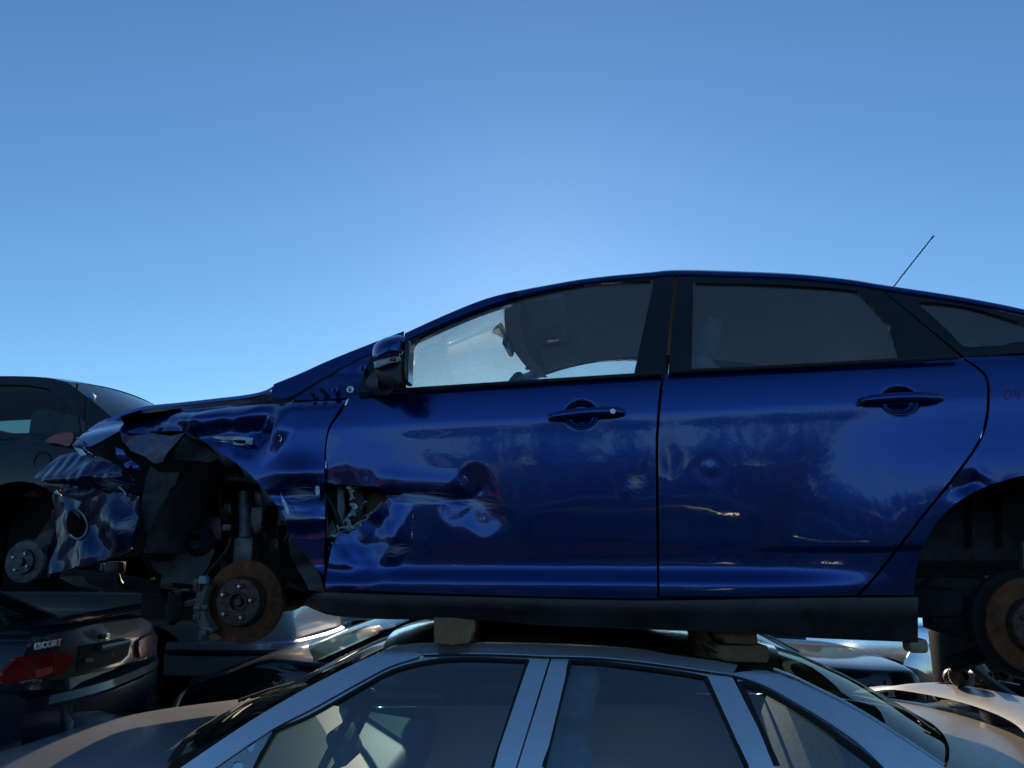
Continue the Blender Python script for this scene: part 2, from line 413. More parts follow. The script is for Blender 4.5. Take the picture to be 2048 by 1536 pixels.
M['silver'] = paint('silver_paint', (0.86, 0.87, 0.89), 0.95, 0.18, 0.20, (0.28, 0.25, 0.19), bump=0.02, coatr=0.04)
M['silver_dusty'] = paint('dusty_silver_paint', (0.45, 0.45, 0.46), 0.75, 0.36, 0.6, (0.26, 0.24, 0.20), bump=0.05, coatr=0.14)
M['black_paint'] = paint('black_paint', (0.005, 0.006, 0.008), 0.0, 0.5, 0.12, (0.06, 0.06, 0.055), coat=0.8, bump=0.02, spec=0.1, dcoat=0.3)
M['green_black'] = paint('dark_green_paint', (0.003, 0.009, 0.018), 0.0, 0.5, 0.10, (0.05, 0.055, 0.055), coat=0.6, bump=0.02, spec=0.12)
M['charcoal'] = paint('charcoal_paint', (0.010, 0.015, 0.021), 0.2, 0.5, 0.15, (0.04, 0.05, 0.055), coat=0.6, bump=0.02, coatr=0.08, spec=0.2)
M['white_paint'] = paint('white_paint', (0.55, 0.56, 0.56), 0.0, 0.45, 0.4, (0.30, 0.27, 0.22))
M['red_paint'] = paint('red_paint', (0.30, 0.012, 0.014), 0.1, 0.4, 0.2)
M['tan_paint'] = paint('tan_paint', (0.36, 0.28, 0.19), 0.3, 0.4, 0.3)
M['red_sticker'] = plain('red_sticker', (0.45, 0.02, 0.02), 0.6, 0, 0.1, 20, 0)
M['steel_dark'] = plain('oily_steel', (0.040, 0.040, 0.042), 0.45, 0.5, 0.6, 30, 0.4)
M['redmark'] = plain('red_grease_pencil', (0.30, 0.025, 0.02), 0.8, 0, 0.2, 20, 0)
M['chalk'] = plain('grey_grease_pencil', (0.14, 0.15, 0.15), 0.8, 0, 0.2, 20, 0)
M['sticker_blue'] = plain('blue_sticker', (0.05, 0.30, 0.50), 0.5, 0, 0.2, 60, 0)
M['chrome'] = plain('chrome', (0.6, 0.62, 0.64), 0.12, 1.0, 0.05, 20, 0.0)
# ================================================================== ground
gm = plain('gravel_dirt', (0.075, 0.062, 0.050), 0.95, 0.0, 0.45, 1.3, 0.9, 0.1, 24, col2=(0.13, 0.11, 0.085))
g = MB(); g.grid([[(x, y, 0.0) for x in (-600, -60, -10, 10, 60, 600)] for y in (-600, -60, -5, 10, 60, 600)])
tag(g.build('ground', gm, None, False), kind='structure')

# ================================================================== the blue hatchback on top
FZ0 = 1.365
F1 = Frame(-0.9776, 2.89, math.radians(7.1), FZ0)
FW = 1.80
_b = [F1.loc(*p, 0.03) for p in ((702, 788), (1010, 770), (1322, 751), (1630, 735), (1917, 719), (2048, 708))]
_l = [F1.loc(*p, 0.03) for p in ((650, 1178), (1000, 1189), (1311, 1196), (1715, 1191))]
pb = np.polyfit([p[0] for p in _b], [p[1] for p in _b], 2); pl = np.polyfit([p[0] for p in _l], [p[1] for p in _l], 1)
zbelt = lambda s: np.polyval(pb, np.clip(s, -0.2, 3.3)); zbot = lambda s: np.polyval(pl, s)
_sec = pchip([-0.25, -0.08, 0.0, 0.030, 0.045, 0.112, 0.122, 0.25, 0.42, 0.60, 0.74, 0.815, 0.830, 0.90, 0.96, 1.0],
             [0.060, 0.000, -0.0022, -0.003, -0.003, 0.0245, 0.0255, 0.0190, 0.0095, 0.0025, -0.0015, -0.0040, -0.003, 0.005, 0.016, 0.030])
HUBF = F1.loc(479, 1207, 0.05); HUBR = F1.loc(2066, 1250, 0.05)
def Wf0(s, z):
    s = np.asarray(s, float); z = np.asarray(z, float)
    zb, zl = zbelt(s), zbot(s); h = (z-zl)/(zb-zl)
    low = _sec(np.minimum(h, 1.0))
    up = np.maximum(z-zb, 0)
    # lower rib fades out before the rear wheel, as the door bottom sweeps up into the haunch
    rib = sstep(2.30, 1.75, s)
    flat = 0.045-0.06*np.clip(h, -0.2, 0.25)
    low = np.where((h < 0.2), low*rib+(1-rib)*np.minimum(flat, 0.05), low)
    w = np.where(h <= 1, low, 0.028+0.36*up+0.28*up**2)
    w = w+0.014*((s-1.3)/1.5)**2
    w = w+np.where(s < -0.05, 0.20*(s+0.05)**2, 0)+np.where(s > HUBR[0]+0.1, 0.35*(s-HUBR[0]-0.1)**2, 0)
    # haunches around the wheels
    for (hs, hz), amp, rr in ((HUBR, 0.034, 0.40), (HUBF, 0.030, 0.42)):
        d = np.sqrt((s-hs)**2+(z-hz-0.06)**2)
        w = w-amp*sstep(rr+0.42, rr-0.04, d)*sstep(1.10, 0.5, h)
    return w
fp = lambda x, y: F1.loc(x, y, 0.02)
def recess(s, z, c, a, b, d):
    q = np.sqrt(((s-c[0])/a)**2+((z-c[1])/b)**2); return d*sstep(1.0, 0.72, q)
def gauss(s, z, c, rs, rz=None, ang=0.0):
    rz = rz or rs; a, b = s-c[0], z-c[1]; ca, sa = math.cos(ang), math.sin(ang)
    u, v = a*ca+b*sa, -a*sa+b*ca
    return np.exp(-(u/rs)**2-(v/rz)**2)
def fold(s, z, c, rs, rz=None, ang=0.0, p=1.15):
    rz = rz or rs; a, b = s-c[0], z-c[1]; ca, sa = math.cos(ang), math.sin(ang)
    u, v = (a*ca+b*sa)/rs, (-a*sa+b*ca)/rz
    m_ = np.maximum(np.abs(u)*0.8+np.abs(v)*0.45, np.abs(v)*0.85+np.abs(u)*0.3)+0.10*vnoise(s*22, z*22)
    return np.clip(1-m_/1.5, 0, 1)**p
def Wdoor(s, z):
    s = np.asarray(s, float); z = np.asarray(z, float); w = Wf0(s, z)
    w = w+recess(s, z, fp(1163, 831), 0.062, 0.052, 0.026)
    c = fp(946, 996); dx, dz = s-c[0], (z-c[1])*0.85; r = np.sqrt(dx**2+dz**2); th = np.arctan2(dz, dx)
    rr = r*(1+0.45*vnoise(th*1.6+3, r*9)+0.10*np.sin(3*th+1))
    cone = np.clip(1-rr/0.105, 0, 1)
    pf = np.abs(((th*2.6/math.pi+0.35+r*2.0) % 1.0)-0.5)*2
    w = w+0.015*cone**0.9+0.0055*(pf-0.4)*np.clip(rr/0.03, 0, 1)*np.clip(1-rr/0.125, 0, 1)
    w = w+0.004*gauss(s, z, fp(965, 1035), 0.07, 0.05)*(0.6+0.8*facet(s*9, z*9, 5, 3))
    g1, g2 = fp(770, 984), fp(935, 1000); t = np.clip((s-g1[0])/(g2[0]-g1[0]), 0, 1); zc = g1[1]+(g2[1]-g1[1])*t
    along = sstep(g1[0]-0.05, g1[0]+0.02, s)*sstep(g2[0]+0.04, g2[0]-0.02, s)
    w = w+along*(0.008*np.clip(1-np.abs(z-zc+0.006*vnoise(s*30, 2.0))/(0.020+0.010*vnoise(s*14, 5.0)), 0, 1)-0.004*np.exp(-((z-zc-0.05)/0.03)**2))
    # pushed-in front edge and the folded lower corner
    w = w+0.036*fold(s, z, fp(690, 1040), 0.11, 0.12)+0.018*fold(s, z, fp(640, 960), 0.08, 0.11)
    w = w-0.024*fold(s, z, fp(792, 1075), 0.035, 0.09, -0.25)
    w = w+0.020*fold(s, z, fp(735, 1088), 0.055, 0.06)-0.016*fold(s, z, fp(690, 1120), 0.05, 0.07, 0.3)
    w = w+0.018*fold(s, z, fp(700, 1150), 0.09, 0.02)
    a = fp(700, 1060); k = np.exp(-((s-a[0])/0.17)**2-((z-a[1])/0.16)**2)
    w = w+0.026*k*facet((s-z*0.2)*7, (z+s*0.2)*7, 21, 4)
    w = w+0.0012*gauss(s, z, fp(1270, 960), 0.016, 0.022)-0.0008*gauss(s, z, fp(1250, 985), 0.010)+0.0012*gauss(s, z, fp(1288, 945), 0.006, 0.024)
    w = w+0.0008*fbm(s*5, z*6, 2)*sstep(1.2, 0.6, (z-zbot(s))/(zbelt(s)-zbot(s)))
    return w
def Wrear(s, z):
    s = np.asarray(s, float); z = np.asarray(z, float); w = Wf0(s, z)
    h = (z-zbot(s))/(zbelt(s)-zbot(s))
    w = w+recess(s, z, fp(1796, 803), 0.064, 0.050, 0.026)
    c = fp(1420, 937); r = np.sqrt((s-c[0])**2+(z-c[1])**2)
    w = w-0.0008*np.exp(-(r/0.013)**2)+0.0006*np.exp(-((r-0.036)/0.018)**2)
    w = w+0.0010*gauss(s, z, fp(1340, 925), 0.03, 0.06)
    w = w+0.0018*gauss(s, z, fp(1765, 985), 0.035, 0.10, 0.25)
    w = w+0.0007*fbm(s*6, z*8, 2)*sstep(0.72, 0.5, h)
    return w
_c3 = lambda px, py: (F1.loc(px, py, 0.03)[0], 0.03, F1.loc(px, py, 0.03)[1])
M['blue_door'] = paint('blue_paint_scratched', (0.0012, 0.038, 0.215), 0.88, 0.25, 0.14, (0.04, 0.07, 0.11), coat=0.80, bump=0.006, dcoat=0.12, scratch=((_c3(850, 998), (0.26, 0.060), 0.03), (_c3(800, 1100), (0.10, 0.05), -0.15), (_c3(1272, 965), (0.07, 0.065), 0.3), (_c3(960, 1008), (0.16, 0.05), 0.1)))
M['blue_wing'] = paint('blue_paint_scraped_wing', (0.0012, 0.038, 0.215), 0.88, 0.25, 0.14, (0.04, 0.07, 0.11), coat=0.80, bump=0.006, dcoat=0.12, scratch=((_c3(610, 990), (0.13, 0.07), 0.0), (_c3(450, 880), (0.12, 0.03), 0.15), (_c3(600, 1035), (0.14, 0.03), 0.05)))
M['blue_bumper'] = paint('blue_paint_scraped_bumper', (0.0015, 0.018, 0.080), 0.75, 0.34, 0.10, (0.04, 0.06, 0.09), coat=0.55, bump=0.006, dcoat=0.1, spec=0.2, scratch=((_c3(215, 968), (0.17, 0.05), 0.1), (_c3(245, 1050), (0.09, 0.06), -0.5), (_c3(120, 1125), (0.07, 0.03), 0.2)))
def Wquart(s, z):
    w = Wf0(s, z)
    return w+0.020*gauss(s, z, fp(1932, 968), 0.05, 0.022, 0.5)-0.012*gauss(s, z, fp(1955, 955), 0.02)+0.006*gauss(s, z, fp(1915, 975), 0.015)
def Wfend(s, z):
    s = np.asarray(s, float); z = np.asarray(z, float); w = Wf0(s, z)
    # the fold above the wheel: a hollow ending in a peak, then the buckled top
    w = w+0.055*fold(s, z, fp(512, 862), 0.050, 0.070, -0.5)-0.022*fold(s, z, fp(565, 850), 0.035, 0.10, -0.35)
    w = w+0.030*fold(s, z, fp(430, 872), 0.10, 0.03, 0.1)-0.02*gauss(s, z, fp(400, 835), 0.16, 0.03)
    w = w-0.025*gauss(s, z, fp(600, 950), 0.09, 0.05)+0.022*fold(s, z, fp(620, 990), 0.10, 0.028)-0.018*fold(s, z, fp(610, 1040), 0.07, 0.03)
    w = w+0.03*gauss(s, z, fp(300, 850), 0.10, 0.05)
    a = fp(340, 850); k = np.exp(-((s-a[0])/0.22)**2-((z-a[1])/0.09)**2)
    b = fp(610, 990); k2 = np.exp(-((s-b[0])/0.12)**2-((z-b[1])/0.09)**2)
    w = w+0.034*k*facet((s+z*0.3)*6, z*8, 33, 4)+0.012*k2*facet(s*4+3, z*16, 8, 3)
    w = w+0.030*facet(s*5, z*5.5, 41, 4)*gauss(s, z, fp(480, 860), 0.16, 0.09)
    w = w+sstep(fp(350, 850)[0], fp(250, 850)[0], s)*(0.50*np.maximum(z-fp(250, 884)[1], 0)+0.12*np.maximum(fp(285, 850)[0]-s, 0))
    # top rolls over towards the bonnet
    zt = fp(500, 806)[1]; w = w+np.minimum(2.2*np.maximum(z-(zt-0.05)-0.05*(s-fp(500, 806)[0]), 0)**2*6, 0.05)
    return w
def Wb0(s, z):
    s = np.asarray(s, float); s0 = fp(270, 1000)[0]
    return 0.05+0.18*np.maximum(s0-s, 0)+0.22*np.maximum(s0-s, 0)**2
def Wbump(s, z):
    s = np.asarray(s, float); z = np.asarray(z, float); w = Wb0(s, z)
    w = w+0.026*facet(s*4.2, z*4.8, 12, 4)+0.010*facet(s*10, z*9, 15, 4)
    w = w+0.05*gauss(s, z, fp(200, 962), 0.16, 0.020, 0.05)+0.03*gauss(s, z, fp(150, 1050), 0.05, 0.07)-0.03*gauss(s, z, fp(215, 1050), 0.08, 0.05, -0.5)
    w = w-0.03*gauss(s, z, fp(120, 930), 0.09, 0.03)
    return w

car = empty('blue_hatchback', (F1.o.x, F1.o.y, FZ0), (0, 0, -F1.yaw))
tag(car, 'deep blue hatchback with crushed front wing and no wheels, resting on wooden blocks', 'car')
T = F1.trace
def TW(W, *segs):
    out = []
    for sg in segs:
        out += cr(sg, 5) if len(sg) > 2 else list(sg)
    return T(out, W)
# --- doors below the belt
fd_front = [(702, 790), (685, 822), (661, 856), (653, 892), (652, 930), (654, 964)]
fd_tear = [(654, 964), (672, 969), (690, 968), (716, 973), (748, 972), (760, 976), (769, 985), (790, 983), (811, 986),
           (776, 996), (762, 1013), (744, 1028), (732, 1042), (711, 1056), (697, 1068), (684, 1066), (672, 1078), (664, 1092)]
fd_low = [(664, 1092), (658, 1120), (653, 1150), (650, 1177)]
fd_bot = [(650, 1177), (800, 1184), (951, 1189), (1130, 1194), (1312, 1197)]
fd_back = [(1314, 1197), (1313, 1048), (1311, 900), (1313, 850), (1317, 796), (1323, 752)]
fd_top = [(1323, 752), (1010, 770), (702, 790)]
o = T(cr(fd_front, 5)+fd_tear+cr(fd_low, 4)+cr(fd_bot, 5)+cr(fd_back, 5)+cr(fd_top, 6), Wdoor)
front_door = panel('front_door', o, Wdoor, M['blue_door'], car, 0.0095)
front_door['label'] = 'dented blue front door torn open at its front edge'
rd_front = [(1331, 749), (1324, 790), (1318.5, 850), (1316.5, 900), (1317.5, 1000), (1319, 1191)]
rd_rear = [(1712, 1190), (1748, 1152), (1805, 1080), (1848, 1024), (1902, 958), (1950, 892), (1968, 848), (1974, 794), (1970, 757), (1952, 737), (1921, 715)]
o = T(cr(rd_front, 4)+[(1319, 1192), (1515, 1192)]+cr(rd_rear, 5)+[(1630, 733)], Wrear)
rear_door = panel('rear_door', o, Wrear, M['blue'], car, 0.0095)
# --- quarter panel with wheel arch, running on out of view to the tail
qa = [(1720, 1190), (1755, 1152), (1811, 1081), (1854, 1026), (1908, 960), (1956, 893), (1974, 849), (1980, 794), (1976, 755), (1958, 735), (1927, 715)]
RA = HUBR
o1 = T(cr(qa, 5), Wquart)
def arc_pts(c, r, a0, a1, n): return [(c[0]+r*math.cos(math.radians(a0+(a1-a0)*i/n)), c[1]+r*math.sin(math.radians(a0+(a1-a0)*i/n))) for i in range(n+1)]
arch_px = [(1980.5, 969), (1935, 991), (1889, 1027), (1858, 1069), (1840, 1110), (1831, 1150), (1828, 1190)]
ar = T(cr(arch_px, 4), Wquart)
top_arch = T([(2048, 951)], Wquart)[0]
ac_s = RA[0]+0.0; ztop = top_arch[1]+0.008
right = [(2*ac_s-p[0], p[1]) for p in ar[::-1]]
tail_s = ac_s+0.80
ql = o1+[(tail_s-0.25, zbelt(tail_s)-0.02), (tail_s-0.06, zbelt(tail_s)-0.12), (tail_s, 0.45), (tail_s-0.03, 0.16), (right[0][0]+0.08, 0.08), ]+right+cr([right[-1], (ac_s+0.12, ztop+0.003), top_arch, ar[0]], 5)[1:-1]+ar
quarter = panel('quarter_panel', ql, Wquart, M['blue'], car, 0.012)
# --- front wing
fe_top = [(698, 793), (615, 797), (560, 803), (492, 809), (376, 815), (290, 827), (222, 835), (191, 849), (160, 873), (145, 889)]
fe_left = [(145, 889), (181, 893), (200, 884), (239, 862), (270, 868), (300, 866), (369, 862)]
fe_arch = [(369, 862), (400, 878), (437, 903), (470, 924), (496, 945), (520, 970), (541, 994), (560, 1020), (573, 1041), (578, 1068), (602, 1099), (625, 1128), (646, 1150)]
fe_back = [(647, 1150), (650, 1034), (648, 945), (650, 892), (657, 855), (680, 817), (698, 793)]
o = T(cr(fe_top, 5)+fe_left[1:]+cr(fe_arch, 4)[1:]+cr(fe_back, 5), Wfend)
fender = panel('front_wing', o, Wfend, M['blue_wing'], car, 0.0095)
fender['label'] = 'buckled blue front wing folded over the bare wheel arch'
# rolled arch lip
lip = T(cr([(369, 862), (400, 878), (437, 903), (470, 924), (496, 945), (520, 970), (541, 994), (560, 1020), (573, 1041), (578, 1068)], 4), Wfend)
m = MB(); W_ = [float(Wfend(np.array([p[0]]), np.array([p[1]]))[0]) for p in lip]
rows = []
for i, p in enumerate(lip):
    k = 0.012+0.012*math.sin(i*0.9)+0.01*random.random(); d = np.array([HUBF[0]-p[0], HUBF[1]-p[1]]); d = d/np.linalg.norm(d)
    rows.append([(p[0], W_[i]+0.002, p[1]), (p[0]+d[0]*k*0.5, W_[i]-0.006+0.01*random.random(), p[1]+d[1]*k*0.5), (p[0]+d[0]*k*1.4, W_[i]+0.01, p[1]+d[1]*k*1.4), (p[0]+d[0]*k*1.2, W_[i]+0.04, p[1]+d[1]*k*1.2)])
m.grid(rows); m.build('arch_lip', M['satin_black'], fender)
# torn flap hanging from the wing and scraped patches
def scrap(name, px, w, mat, parent, amp=0.03, f=14, grid=0.009, tilt=0.0, off=0.0, flange=0.004):
    fl = lambda s, z: w+tilt*(s-F1.loc(*px[0], w)[0])+amp*facet(s*f*0.7, z*f*0.7, int(off*10)+3, 4)
    o = T(px, fl); return panel(name, o, fl, mat, parent, grid, flange=flange)
scrap('torn_flap', [(239, 862), (262, 872), (300, 866), (340, 872), (369, 866), (352, 886), (335, 905), (325, 924), (308, 927), (288, 912), (262, 902), (245, 884)], -0.005, M['blue_scraped'], car, 0.03, 9, off=3.3)
for px in ([(424, 874), (470, 872), (500, 875), (504, 880), (470, 880), (440, 879)], [(440, 882), (462, 882), (476, 887), (500, 886), (482, 891), (460, 889)], [(490, 878), (506, 876), (504, 890), (494, 888)]):
    scrap('bare_metal_scrape', px, 0.010, M['bare'], fender, 0.012, 22, 0.006)
for k, (px, ) in enumerate([([(631, 972), (638, 972), (639, 988), (633, 992), (630, 983)],), ([(574, 1026), (600, 1031), (650, 1034), (650, 1038), (610, 1036), (576, 1032)],), ([(560, 985), (574, 1008), (580, 1030), (574, 1030), (566, 1010)],)]):
    scrap('paint_chip', px, -0.018, M['bare'], fender, 0.006, 30, 0.006)
# --- bonnet: an almost edge-on sheet, its near edge along the wing
he = [(222, 833), (290, 820), (376, 809), (440, 800), (492, 795), (525, 790), (552, 766)]
hb_px = [(218, 836), (300, 817), (400, 803), (500, 790), (548, 770)]
edge = []
for (px, py) in cr([(214, 838), (255, 822), (300, 811), (360, 805), (430, 797), (490, 790), (530, 781), (556, 766)], 5):
    s, z = F1.loc(px, py, 0.13); edge.append((s, 0.13, z))
bonnet = xloft('bonnet', edge, FW, lambda t: 0.075*(1-(1-min(t*1.0, 1))**2.4), M['blue'], car, 30, shift=-0.10, thick=0.012)
# --- A-pillar, cowl triangle, roof
A_up = [(548, 768), (600, 747), (660, 720), (745, 686), (808, 662)]
A_lo = [(808, 684), (745, 705), (700, 727), (640, 759), (588, 790), (560, 797), (540, 790)]
WA = lambda s, z: Wf0(s, z)+0.0
Wpil = lambda s, z: 0.06+0.42*np.maximum(np.asarray(z)-zbelt(s)+0.02, 0)
o = T(cr(A_up, 5)+cr(A_lo, 5), Wpil); panel('a_pillar', o, Wpil, M['blue'], car, 0.012, flange=0)
ga_ = cr(A_lo, 4)
panel('gap_blackout_strip', T([(x, y-9) for x, y in ga_]+[(x, y+9) for x, y in ga_[::-1]], Wpil), lambda s, z: Wpil(s, z)+0.022, M['rubber'], car, 0.03, flange=0)  # black strip added behind the gap to keep sky light out
Wcow = lambda s, z: 0.05+0.5*np.maximum(np.asarray(z)-zbelt(s)+0.03, 0)+0.012*ridged(np.asarray(s)*7, np.asarray(z)*9, 2)
o = T([(584, 800), (600, 790), (645, 760), (700, 730), (745, 708), (716, 788), (700, 795), (640, 800)], Wcow)
cowl = panel('inner_wing_panel', o, Wcow, M['blue'], car, 0.012)
for px, py, r, mm in ((699, 778, 0.011, 'bolt'), (724, 733, 0.011, 'blue'), (622, 787, 0.006, 'rubber'), (640, 778, 0.007, 'rubber'), (668, 778, 0.010, 'blue')):
    p = F1.p3(px, py, 0.035); MB().lathe([(0, r*0.3), (0.002, r*0.7), (0.006, r*0.75), (0.007, r*1.25), (0.03, r*1.25)], p, (0, 1, 0), 16).build('bolt', M[mm], cowl)
trim_top = [(808, 684), (889, 647), (971, 614), (1053, 590.5), (1135, 573), (1217, 562), (1300, 555), (1350, 551), (1446, 553), (1592, 559), (1702, 570), (1764, 580), (1884, 598), (1970, 613), (2048, 629), (2150, 655), (2230, 682)]
tt = T(cr(trim_top, 4), Wf0)
def roofprof(t):
    return 0.0
ss_hdr = F1.trace([(1000, 602)], Wf0)[0][0]
rows = []; strip = []
for (s, z) in tt:
    w0 = float(Wf0(np.array([s]), np.array([z]))[0]); rise = 0.026+0.014*float(sstep(0.25, -0.1, s-ss_hdr))
    half = FW/2-w0
    cz = 0.018+0.085*float(sstep(-0.1, 0.9, s-ss_hdr))
    pts = [(w0+0.003, z-0.004), (w0-0.003, z+0.004), (w0+0.002, z+rise*0.6), (w0+0.012, z+rise)]
    strip.append([(s, a, b) for a, b in pts]+[(s, w0+0.05, z+rise+0.004), (s, w0+0.055, z-0.012), (s, w0+0.02, z-0.014)])
    if s < ss_hdr-0.01: continue
    for q in np.linspace(0.04, 1, 16): pts.append((w0+0.012+(half-0.012)*q, z+rise+cz*(1-(1-q)**3.2)))
    full = pts+[(FW-a, b) for a, b in pts[:-1][::-1]]
    f_ = 0.07*float(sstep(0.5, 0.0, s-ss_hdr)); c0 = abs(2*(w0+0.012)/FW-1)
    rows.append([(s-f_*max(0, 1-(abs(2*(a/FW)-1)/c0)**2), a, b) for a, b in full])
m = MB(); m.grid(rows)
roof = m.build('roof', M['blue'], car, sharp=50)
k_ = len([1 for p in tt if p[0] < ss_hdr+0.02])+2
m = MB(); m.grid(strip[:k_]); m.build('a_pillar_upper', M['blue'], car)
m = MB(); m.grid([[(p[0], FW-p[1], p[2]) for p in r] for r in strip[:k_]]); m.build('far_a_pillar', M['blue'], car)
rows2 = [[(p[0], p[1], p[2]-0.035) for p in r[4:-4]] for r in rows]
m = MB(); m.grid(rows2, True); m.build('headliner', M['headliner'], car)
m = MB(); m.grid([[tuple(Vector(p)+Vector((0.0, 0, -0.002))) for p in rows[0][4:-4]], [tuple(Vector(p)+Vector((0.0, 0, -0.045))) for p in rows[0][4:-4]], [tuple(Vector(p)+Vector((0.07, 0, -0.05))) for p in rows[0][4:-4]]]); m.build('windscreen_header', M['dash'], car)
# rear hatch and tail, beyond the edge of the picture
ls, lz = tt[-1]; lw = float(Wf0(np.array([ls]), np.array([lz]))[0])
zbt = float(zbelt(tail_s))
he2 = [(ls, lw, lz+0.02), (ls+0.06, lw-0.02, lz-0.10), (tail_s-0.05, 0.16, zbt-0.05), (tail_s-0.02, 0.13, zbt-0.2), (tail_s, 0.12, 0.42), (tail_s-0.02, 0.13, 0.18)]
xloft('tailgate', cr(he2, 4), FW, lambda t: 0.02*(1-(1-t)**2), M['blue'], car, 20, shift=0.10)
# --- window surrounds and glass
g_front = [(812, 776), (818, 715), (834, 679), (875, 652), (917, 631), (958, 614), (999, 600), (1040, 589), (1081, 580), (1135, 572), (1190, 566), (1250, 562.5), (1306, 560.5)]
fw_hole = T(cr(g_front, 3)+[(1308, 562), (1268, 748), (1053, 759)], Wf0)
fs_out = T([(712, 789), (728, 745), (745, 706), (775, 694)]+cr(trim_top[:8], 4)[:-1]+[(1349, 551), (1340, 640), (1329, 750), (1010, 770)], Wf0)
Wtrim = lambda s, z: Wf0(s, z)+0.003
panel('window_surround', fs_out, Wtrim, M['gloss_black'], front_door, 0.03, [fw_hole], 0.03)
Wgl = lambda s, z: Wf0(s, z)+0.014
gl = panel('window_glass', fw_hole, Wgl, M['glass_side'], front_door, 0.04, flange=0)
g_rear = [(1386, 565), (1450, 566), (1519, 567.5), (1628, 573), (1712, 580)]
g_rear2 = [(1712, 580), (1735, 598), (1756, 622), (1774, 642), (1786, 662), (1797, 702), (1800, 715)]
rw_hole = T([(1383, 738)]+cr(g_rear, 3)[:-1]+cr(g_rear2, 4)+[(1592, 729)], Wf0)
rs_out = T([(1337, 748), (1345, 650), (1356, 552)]+cr(trim_top[8:12], 4)+cr([(1764, 580), (1800, 610), (1850, 652), (1921, 712)], 4)[1:]+[(1630, 733)], Wf0)
panel('window_surround', rs_out, Wtrim, M['gloss_black'], rear_door, 0.03, [rw_hole], 0.03)
panel('window_glass', rw_hole, Wgl, M['glass_side'], rear_door, 0.04, flange=0)
q_gl = T(cr([(1837, 606), (1859, 604), (1930, 612), (1994, 629), (2048, 646), (2105, 667), (2090, 678), (2027, 684), (2010, 689), (1970, 692), (1935, 693), (1918, 684), (1902, 666), (1859, 626)], 3, True), Wf0)
q_out = T([(1770, 583), (1884, 600), (1970, 615), (2048, 632), (2150, 658), (2215, 682), (2130, 697), (2048, 705), (1929, 713), (1856, 654), (1806, 612)], Wf0)
qs = panel('quarter_window_surround', q_out, Wtrim, M['gloss_black'], quarter, 0.03, [q_gl], 0.03)
panel('quarter_window', q_gl, Wgl, M['glass_side'], quarter, 0.05, flange=0)
# black weather strip along the belt
for nm, a, par in (('belt_moulding', [(716, 784), (1010, 765), (1326, 745)], front_door), ('belt_moulding', [(1338, 742), (1630, 728), (1917, 712)], rear_door)):
    pts = [F1.p3(px, py+2, 0.018) for px, py in cr(a, 6)]; MB().tube(pts, 0.0085, 8).build(nm, M['satin_black'], par)
# --- far side: one pressed side with its window openings
side_lo = [(p[0], float(zbot(p[0]))) for p in ((0.42, 0), (2.2, 0))]
fwn = [(0.78, 0.74), (1.02, 0.90), (1.35, 1.055), (1.62, 1.085)]
mz = lambda px, py: T([(px, py)], Wf0)[0]
far_out = T([(700, 800), (745, 706)]+cr(trim_top, 2), Wf0)
far_out = far_out+[(tail_s-0.2, zbt-0.03), (tail_s, 0.45), (ac_s+0.42, 0.1)]+arc_pts((ac_s, 0.08), 0.36, 0, 180, 16)+[(0.42, float(zbot(0.4)))]+arc_pts((HUBF[0], HUBF[1]+0.12), 0.38, 0, 150, 12)+[(-0.55, 0.45), (-0.3, 0.66)]
panel('far_side_panel', far_out, Wf0, M['blue'], car, 0.05, [fw_hole, rw_hole, q_gl], 0.03, mirror=FW)
panel('far_window', fw_hole, Wgl, M['glass_side'], car, 0.08, flange=0, mirror=FW)
panel('far_window', rw_hole, Wgl, M['glass_side'], car, 0.08, flange=0, mirror=FW)
# --- windscreen between the pillars
wsc = []
for (px, py) in cr([(590, 770), (660, 738), (745, 700), (808, 676), (889, 641), (950, 616), (1000, 600), (1022, 593)], 5):
    w = 0.0
    for _ in range(8):
        s, z = F1.loc(px, py, w); w = 0.5*w+0.5*float(Wpil(np.array([s]), np.array([z]))[0])
    wsc.append((s, w+0.02, z-0.01))
WS = wsc
xloft('windscreen', wsc, FW, lambda t: 0.022*(1-(1-t)**2.2), M['glass_dusty'], car, 24, shift=(-0.30, -0.06))
xloft('scuttle', [(wsc[0][0]-0.10, 0.12, wsc[0][2]-0.05), (wsc[0][0], wsc[0][1], wsc[0][2]-0.004)], FW, lambda t: 0.035*(1-(1-t)**2.2), M['satin_black'], car, 24, shift=-0.30)
# --- black inner shell put in so that gaps and openings read as shade
Wsh = lambda s, z: Wf0(s, z)+0.085
o = T([(640, 812), (1322, 770), (1925, 735), (1960, 760), (1955, 880), (1800, 1075), (1720, 1215), (640, 1215)], Wf0)
hole = T([(658, 962), (820, 960), (820, 1110), (658, 1140)], Wf0)
panel('inner_shell', o, Wsh, M['void'], car, 0.06, [hole], 0.25)
m = MB(); m.box((1.45, FW/2, 0.09), (2.15, FW-0.3, 0.10), bev=0.03); m.build('floor_pan', M['void'], car)
m = MB(); m.box((-0.10, FW/2+0.05, 0.36), (0.95, 0.82, 0.50), bev=0.08); m.build('engine_bay', M['void'], car)
m = MB(); m.box((-0.58, FW/2+0.2, 0.06), (0.40, 1.0, 0.20), bev=0.05); m.build('underbody_shade_box', M['void'], car)  # box added under the nose to shade the silver bonnet
m = MB(); m.tube([(-0.35, 0.42, 0.08), (-0.15, 0.6, 0.06), (-0.15, 1.2, 0.06), (-0.35, 1.38, 0.08)], 0.045, 8); m.build('front_subframe', M['void'], car)
m = MB(); m.tube([(0.5, 0.95, 0.03), (0.9, 1.0, 0.0), (2.0, 0.9, 0.02), (2.5, 0.8, 0.05)], 0.03, 10); m.build('exhaust_pipe', M['hubm'], car)
m = MB(); m.box((-0.50, FW/2+0.05, 0.40), (0.20, 1.30, 0.42), bev=0.05); m.build('radiator_support', M['void'], car)
